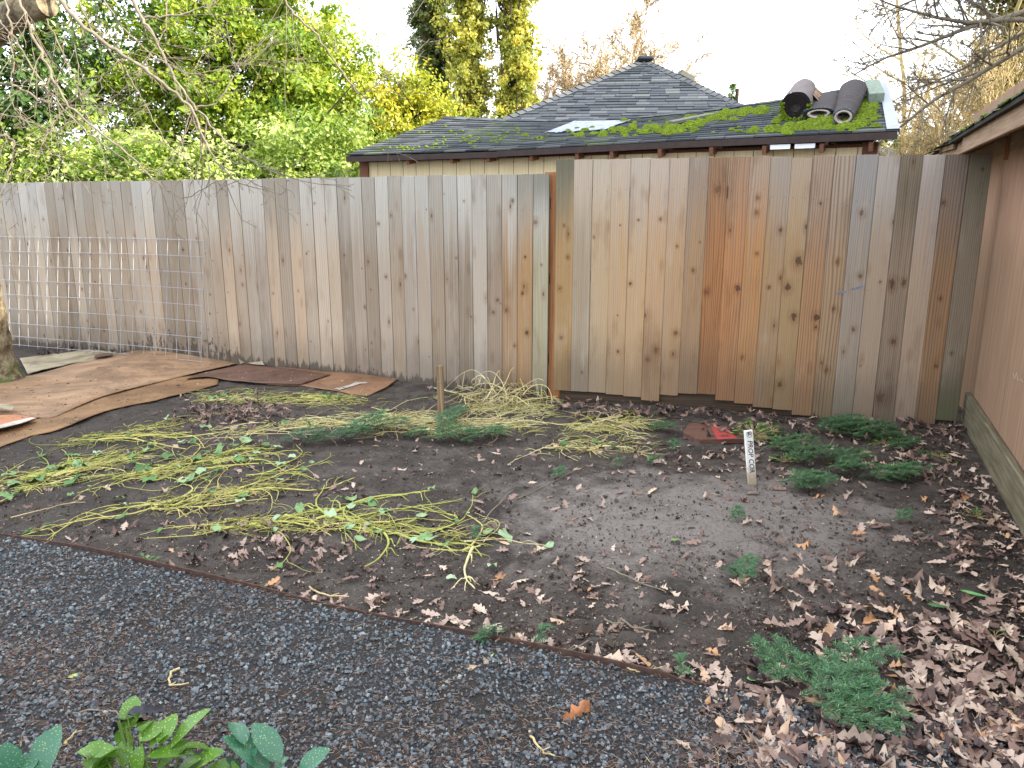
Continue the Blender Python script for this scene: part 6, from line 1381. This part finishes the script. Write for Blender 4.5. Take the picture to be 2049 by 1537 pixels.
# ---- speckled laurel at the bottom left
def speck(name, base, spot, k=.55):
    m = Mat(name, .32, .5); x, y, z = m.sep(m.obj()); v = m.voro(m.obj(), 150, out='Distance'); n = m.noise(m.obj(), 30, 3); c = m.mix((v+(n-.5)*.25).step(.27, .17)*k*1.1, base, spot); c = m.mix(m.noise(m.obj(), 9, 3).step(.55, .72)*.5, c, tuple(q*1.35 for q in base[:3])); m.col(c); m.translucent(c, .2); return m.m
SP1 = speck('bluish_speckled_leaf', rgb(62, 110, 84), rgb(170, 192, 120)); SP2 = speck('yellowish_speckled_leaf', rgb(84, 124, 42), rgb(196, 200, 84), .7); SP3 = plain('withered_black_leaf', rgb(44, 46, 54), .5, .3, 30, .6, .4)
def blade(b_, t_, wd, fold=.25, twist=0., curl=0., teeth=True):
    A, B_ = np.array(b_), np.array(t_); d = B_-A; L = np.linalg.norm(d); d /= L; view = np.array([0, 0, H])-A; view /= np.linalg.norm(view); s = np.cross(d, view); s /= np.linalg.norm(s); n = np.cross(s, d)
    if twist: s = s*math.cos(twist)+n*math.sin(twist); n = np.cross(s, d)
    V = []; ns = 15
    for i in range(ns):
        t = i/(ns-1); w = wd*.5*math.sin(math.pi*(t**.85))**.75+.0006
        if teeth and t > .5 and i % 2: w *= 1.14
        c = A+d*L*t-n*(.10*L*math.sin(t*math.pi)*-.6)+n*curl*L*t*t
        for sg in (0, -1, 1): V.append(c+s*sg*w*.98+(n*fold*w if sg else 0))
    f = []
    for i in range(ns-1): a, c = i*3, i*3+3; f += [(a, c, c+1, a+1), (a, a+2, c+2, c)]
    return np.array(V), f
def laurel(label, gx, gy, leaves, mat, Y=1.72):
    bp = np.array(G(gx, gy)); root = empty('speckled_laurel', tuple(bp)); tag(root, label, 'shrub', 'speckled laurel shoots in the near corner'); q = lambda x, y: (x/2.927, 1012+y/2.927)
    st = MB(); top = []
    for k, (x0, y0, x1, y1, w, kind, dY) in enumerate(leaves):
        A = np.array(AT(*q(x0, y0), Y+dY*.3))-bp; B_ = np.array(AT(*q(x1, y1), Y+dY+.02))-bp; v, f = blade(A, B_, w*1.3, twist=((k*37) % 10-5)*.07, curl=((k*13) % 7-3)*.03, fold=.3)
        b = MB(); b.add(v+0, f)
        if kind == 2: vv = v.copy(); vv += np.random.default_rng(k).normal(0, .003, vv.shape); b = MB(); b.add(vv, f)
        # the shader reads object space, so the vertices stay metric
        b.build('leaf', {0: mat, 2: SP3}.get(kind, mat), root, True)
        mid = np.array([A[0]*.6, A[1]*.6, A[2]*.5]); st.tube([(A[0]*.3, A[1]*.3, 0), mid, A], [.004, .003, .002], 6)
    st.build('stem', plain('green_stem', rgb(90, 112, 50), .6, .2), root)
laurel('bluish speckled laurel shoot at the very left of the near corner', 60, 1640, [(235, 1560, 342, 1284, .062, 0, .05), (60, 1560, 38, 1375, .055, 0, .0), (150, 1560, 207, 1440, .04, 0, .03), (0, 1600, -60, 1470, .06, 0, .02)], SP1)
laurel('yellow green speckled laurel with two withered black leaves', 300, 1650, [(725, 1330, 797, 1100, .040, 0, .12), (1000, 1420, 1252, 1205, .048, 0, .08), (935, 1400, 1037, 1222, .038, 0, .08), (820, 1380, 955, 1275, .040, 0, .06), (690, 1460, 455, 1440, .036, 0, .0), (660, 1560, 480, 1495, .045, 0, -.02), (720, 1530, 745, 1350, .032, 0, .02), (1060, 1420, 1275, 1440, .040, 0, .02), (860, 1470, 1145, 1475, .045, 0, .0), (1100, 1560, 1325, 1450, .045, 0, -.02), (800, 1560, 838, 1400, .035, 0, .0), (560, 1600, 690, 1470, .05, 0, -.03), (900, 1600, 1010, 1480, .05, 0, -.03), (740, 1300, 840, 1260, .03, 0, .1), (830, 1320, 905, 1240, .034, 0, .1), (1010, 1600, 1190, 1500, .05, 0, -.03), (690, 1420, 560, 1560, .04, 0, -.03), (880, 1420, 1000, 1330, .035, 0, .04), (620, 1480, 520, 1390, .036, 0, .0), (960, 1500, 1110, 1380, .042, 0, .03), (640, 1520, 590, 1440, .034, 0, .0), (1180, 1560, 1400, 1520, .04, 0, -.04), (760, 1450, 690, 1330, .032, 0, .06),
        (745, 1225, 965, 1220, .034, 2, .14), (690, 1262, 885, 1290, .030, 2, .12), (700, 1262, 690, 1370, .02, 2, .11)], SP2)
laurel('bluish speckled laurel shoot right of the yellow green one', 560, 1660, [(1430, 1400, 1350, 1255, .040, 0, .06), (1640, 1500, 1475, 1285, .050, 0, .05), (1580, 1560, 1295, 1370, .060, 0, .0), (1750, 1570, 1937, 1425, .042, 0, .02), (1610, 1580, 1692, 1475, .040, 0, .0), (1480, 1620, 1500, 1420, .04, 0, -.02), (1400, 1620, 1330, 1480, .045, 0, -.03)], SP1)

# ---- crumbs of broken leaf over the mud
fb_ = Mat('broken_leaf_bits', .8, .2); t = fb_.attr('tint', 'GEOMETRY'); fb_.col(fb_.ramp(t, LEAFSTOPS))
b = MB(); P = []
while len(P) < 5200:
    px, py = lr.uniform(-60, 2080), 810+lr.random()**.85*640
    if py < ey(px)-5 and py > 800+max(0, px-1100)*.07: P.append(GZ(px, py, .006+lr.uniform(0, .006)))
P = np.array(P); n = len(P); S = np.stack([lr.uniform(.003, .014, n), lr.uniform(.002, .008, n), lr.uniform(.002, .006, n)], 1)
inst(b, [(-.5, -.3, 0), (.1, -.5, .3), (.5, .1, 0), (.0, .5, .4), (-.4, .3, 0)], [(0, 1, 2, 3)], [(0, 3, 4)], P, S, lr.uniform(0, 6.28, n), lr.beta(1.2, 1.6, n)*.9, .3)
o = b.build('leaf_crumbs', fb_.m); tag(o, 'crumbs of broken brown leaf and bark over the mud', kind='stuff')

# ---- soil crumbs and leaf bits trodden onto the cardboard
b = MB(); P = []
dg = bpy.context.evaluated_depsgraph_get()
while len(P) < 900:
    px, py = lr.uniform(-40, 800), lr.uniform(708, 880)
    if py > np.interp(px, [0, 110, 346, 436, 602, 734, 809], [893, 866, 790, 768, 770, 790, 752])-4: continue
    if py < np.interp(px, [0, 60, 330, 482, 652, 809], [770, 760, 706, 733, 748, 754])+2: continue
    d = Vector(ray(px, py)); hit, loc, nrm, fi, ob, mt = SC.ray_cast(dg, Vector((0, 0, H)), d.normalized())
    if hit and ob.name.startswith(('cardboard', 'paper', 'packing')): P.append(tuple(loc+Vector((0, 0, .001))))
P = np.array(P); n = len(P); sc = .0034*np.exp(lr.normal(0, .6, n)); v, f = rock()
inst(b, v, f, None, P, sc[:, None]*np.stack([lr.uniform(.8, 3.0, n), lr.uniform(.7, 1.4, n), lr.uniform(.4, .8, n)], 1), lr.uniform(0, 6.3, n), lr.beta(1.1, 2.2, n)*.8, .2)
o = b.build('dirt_crumbs', fb_.m); tag(o, 'dark crumbs of dirt and leaf trodden onto the cardboard sheets', kind='stuff')
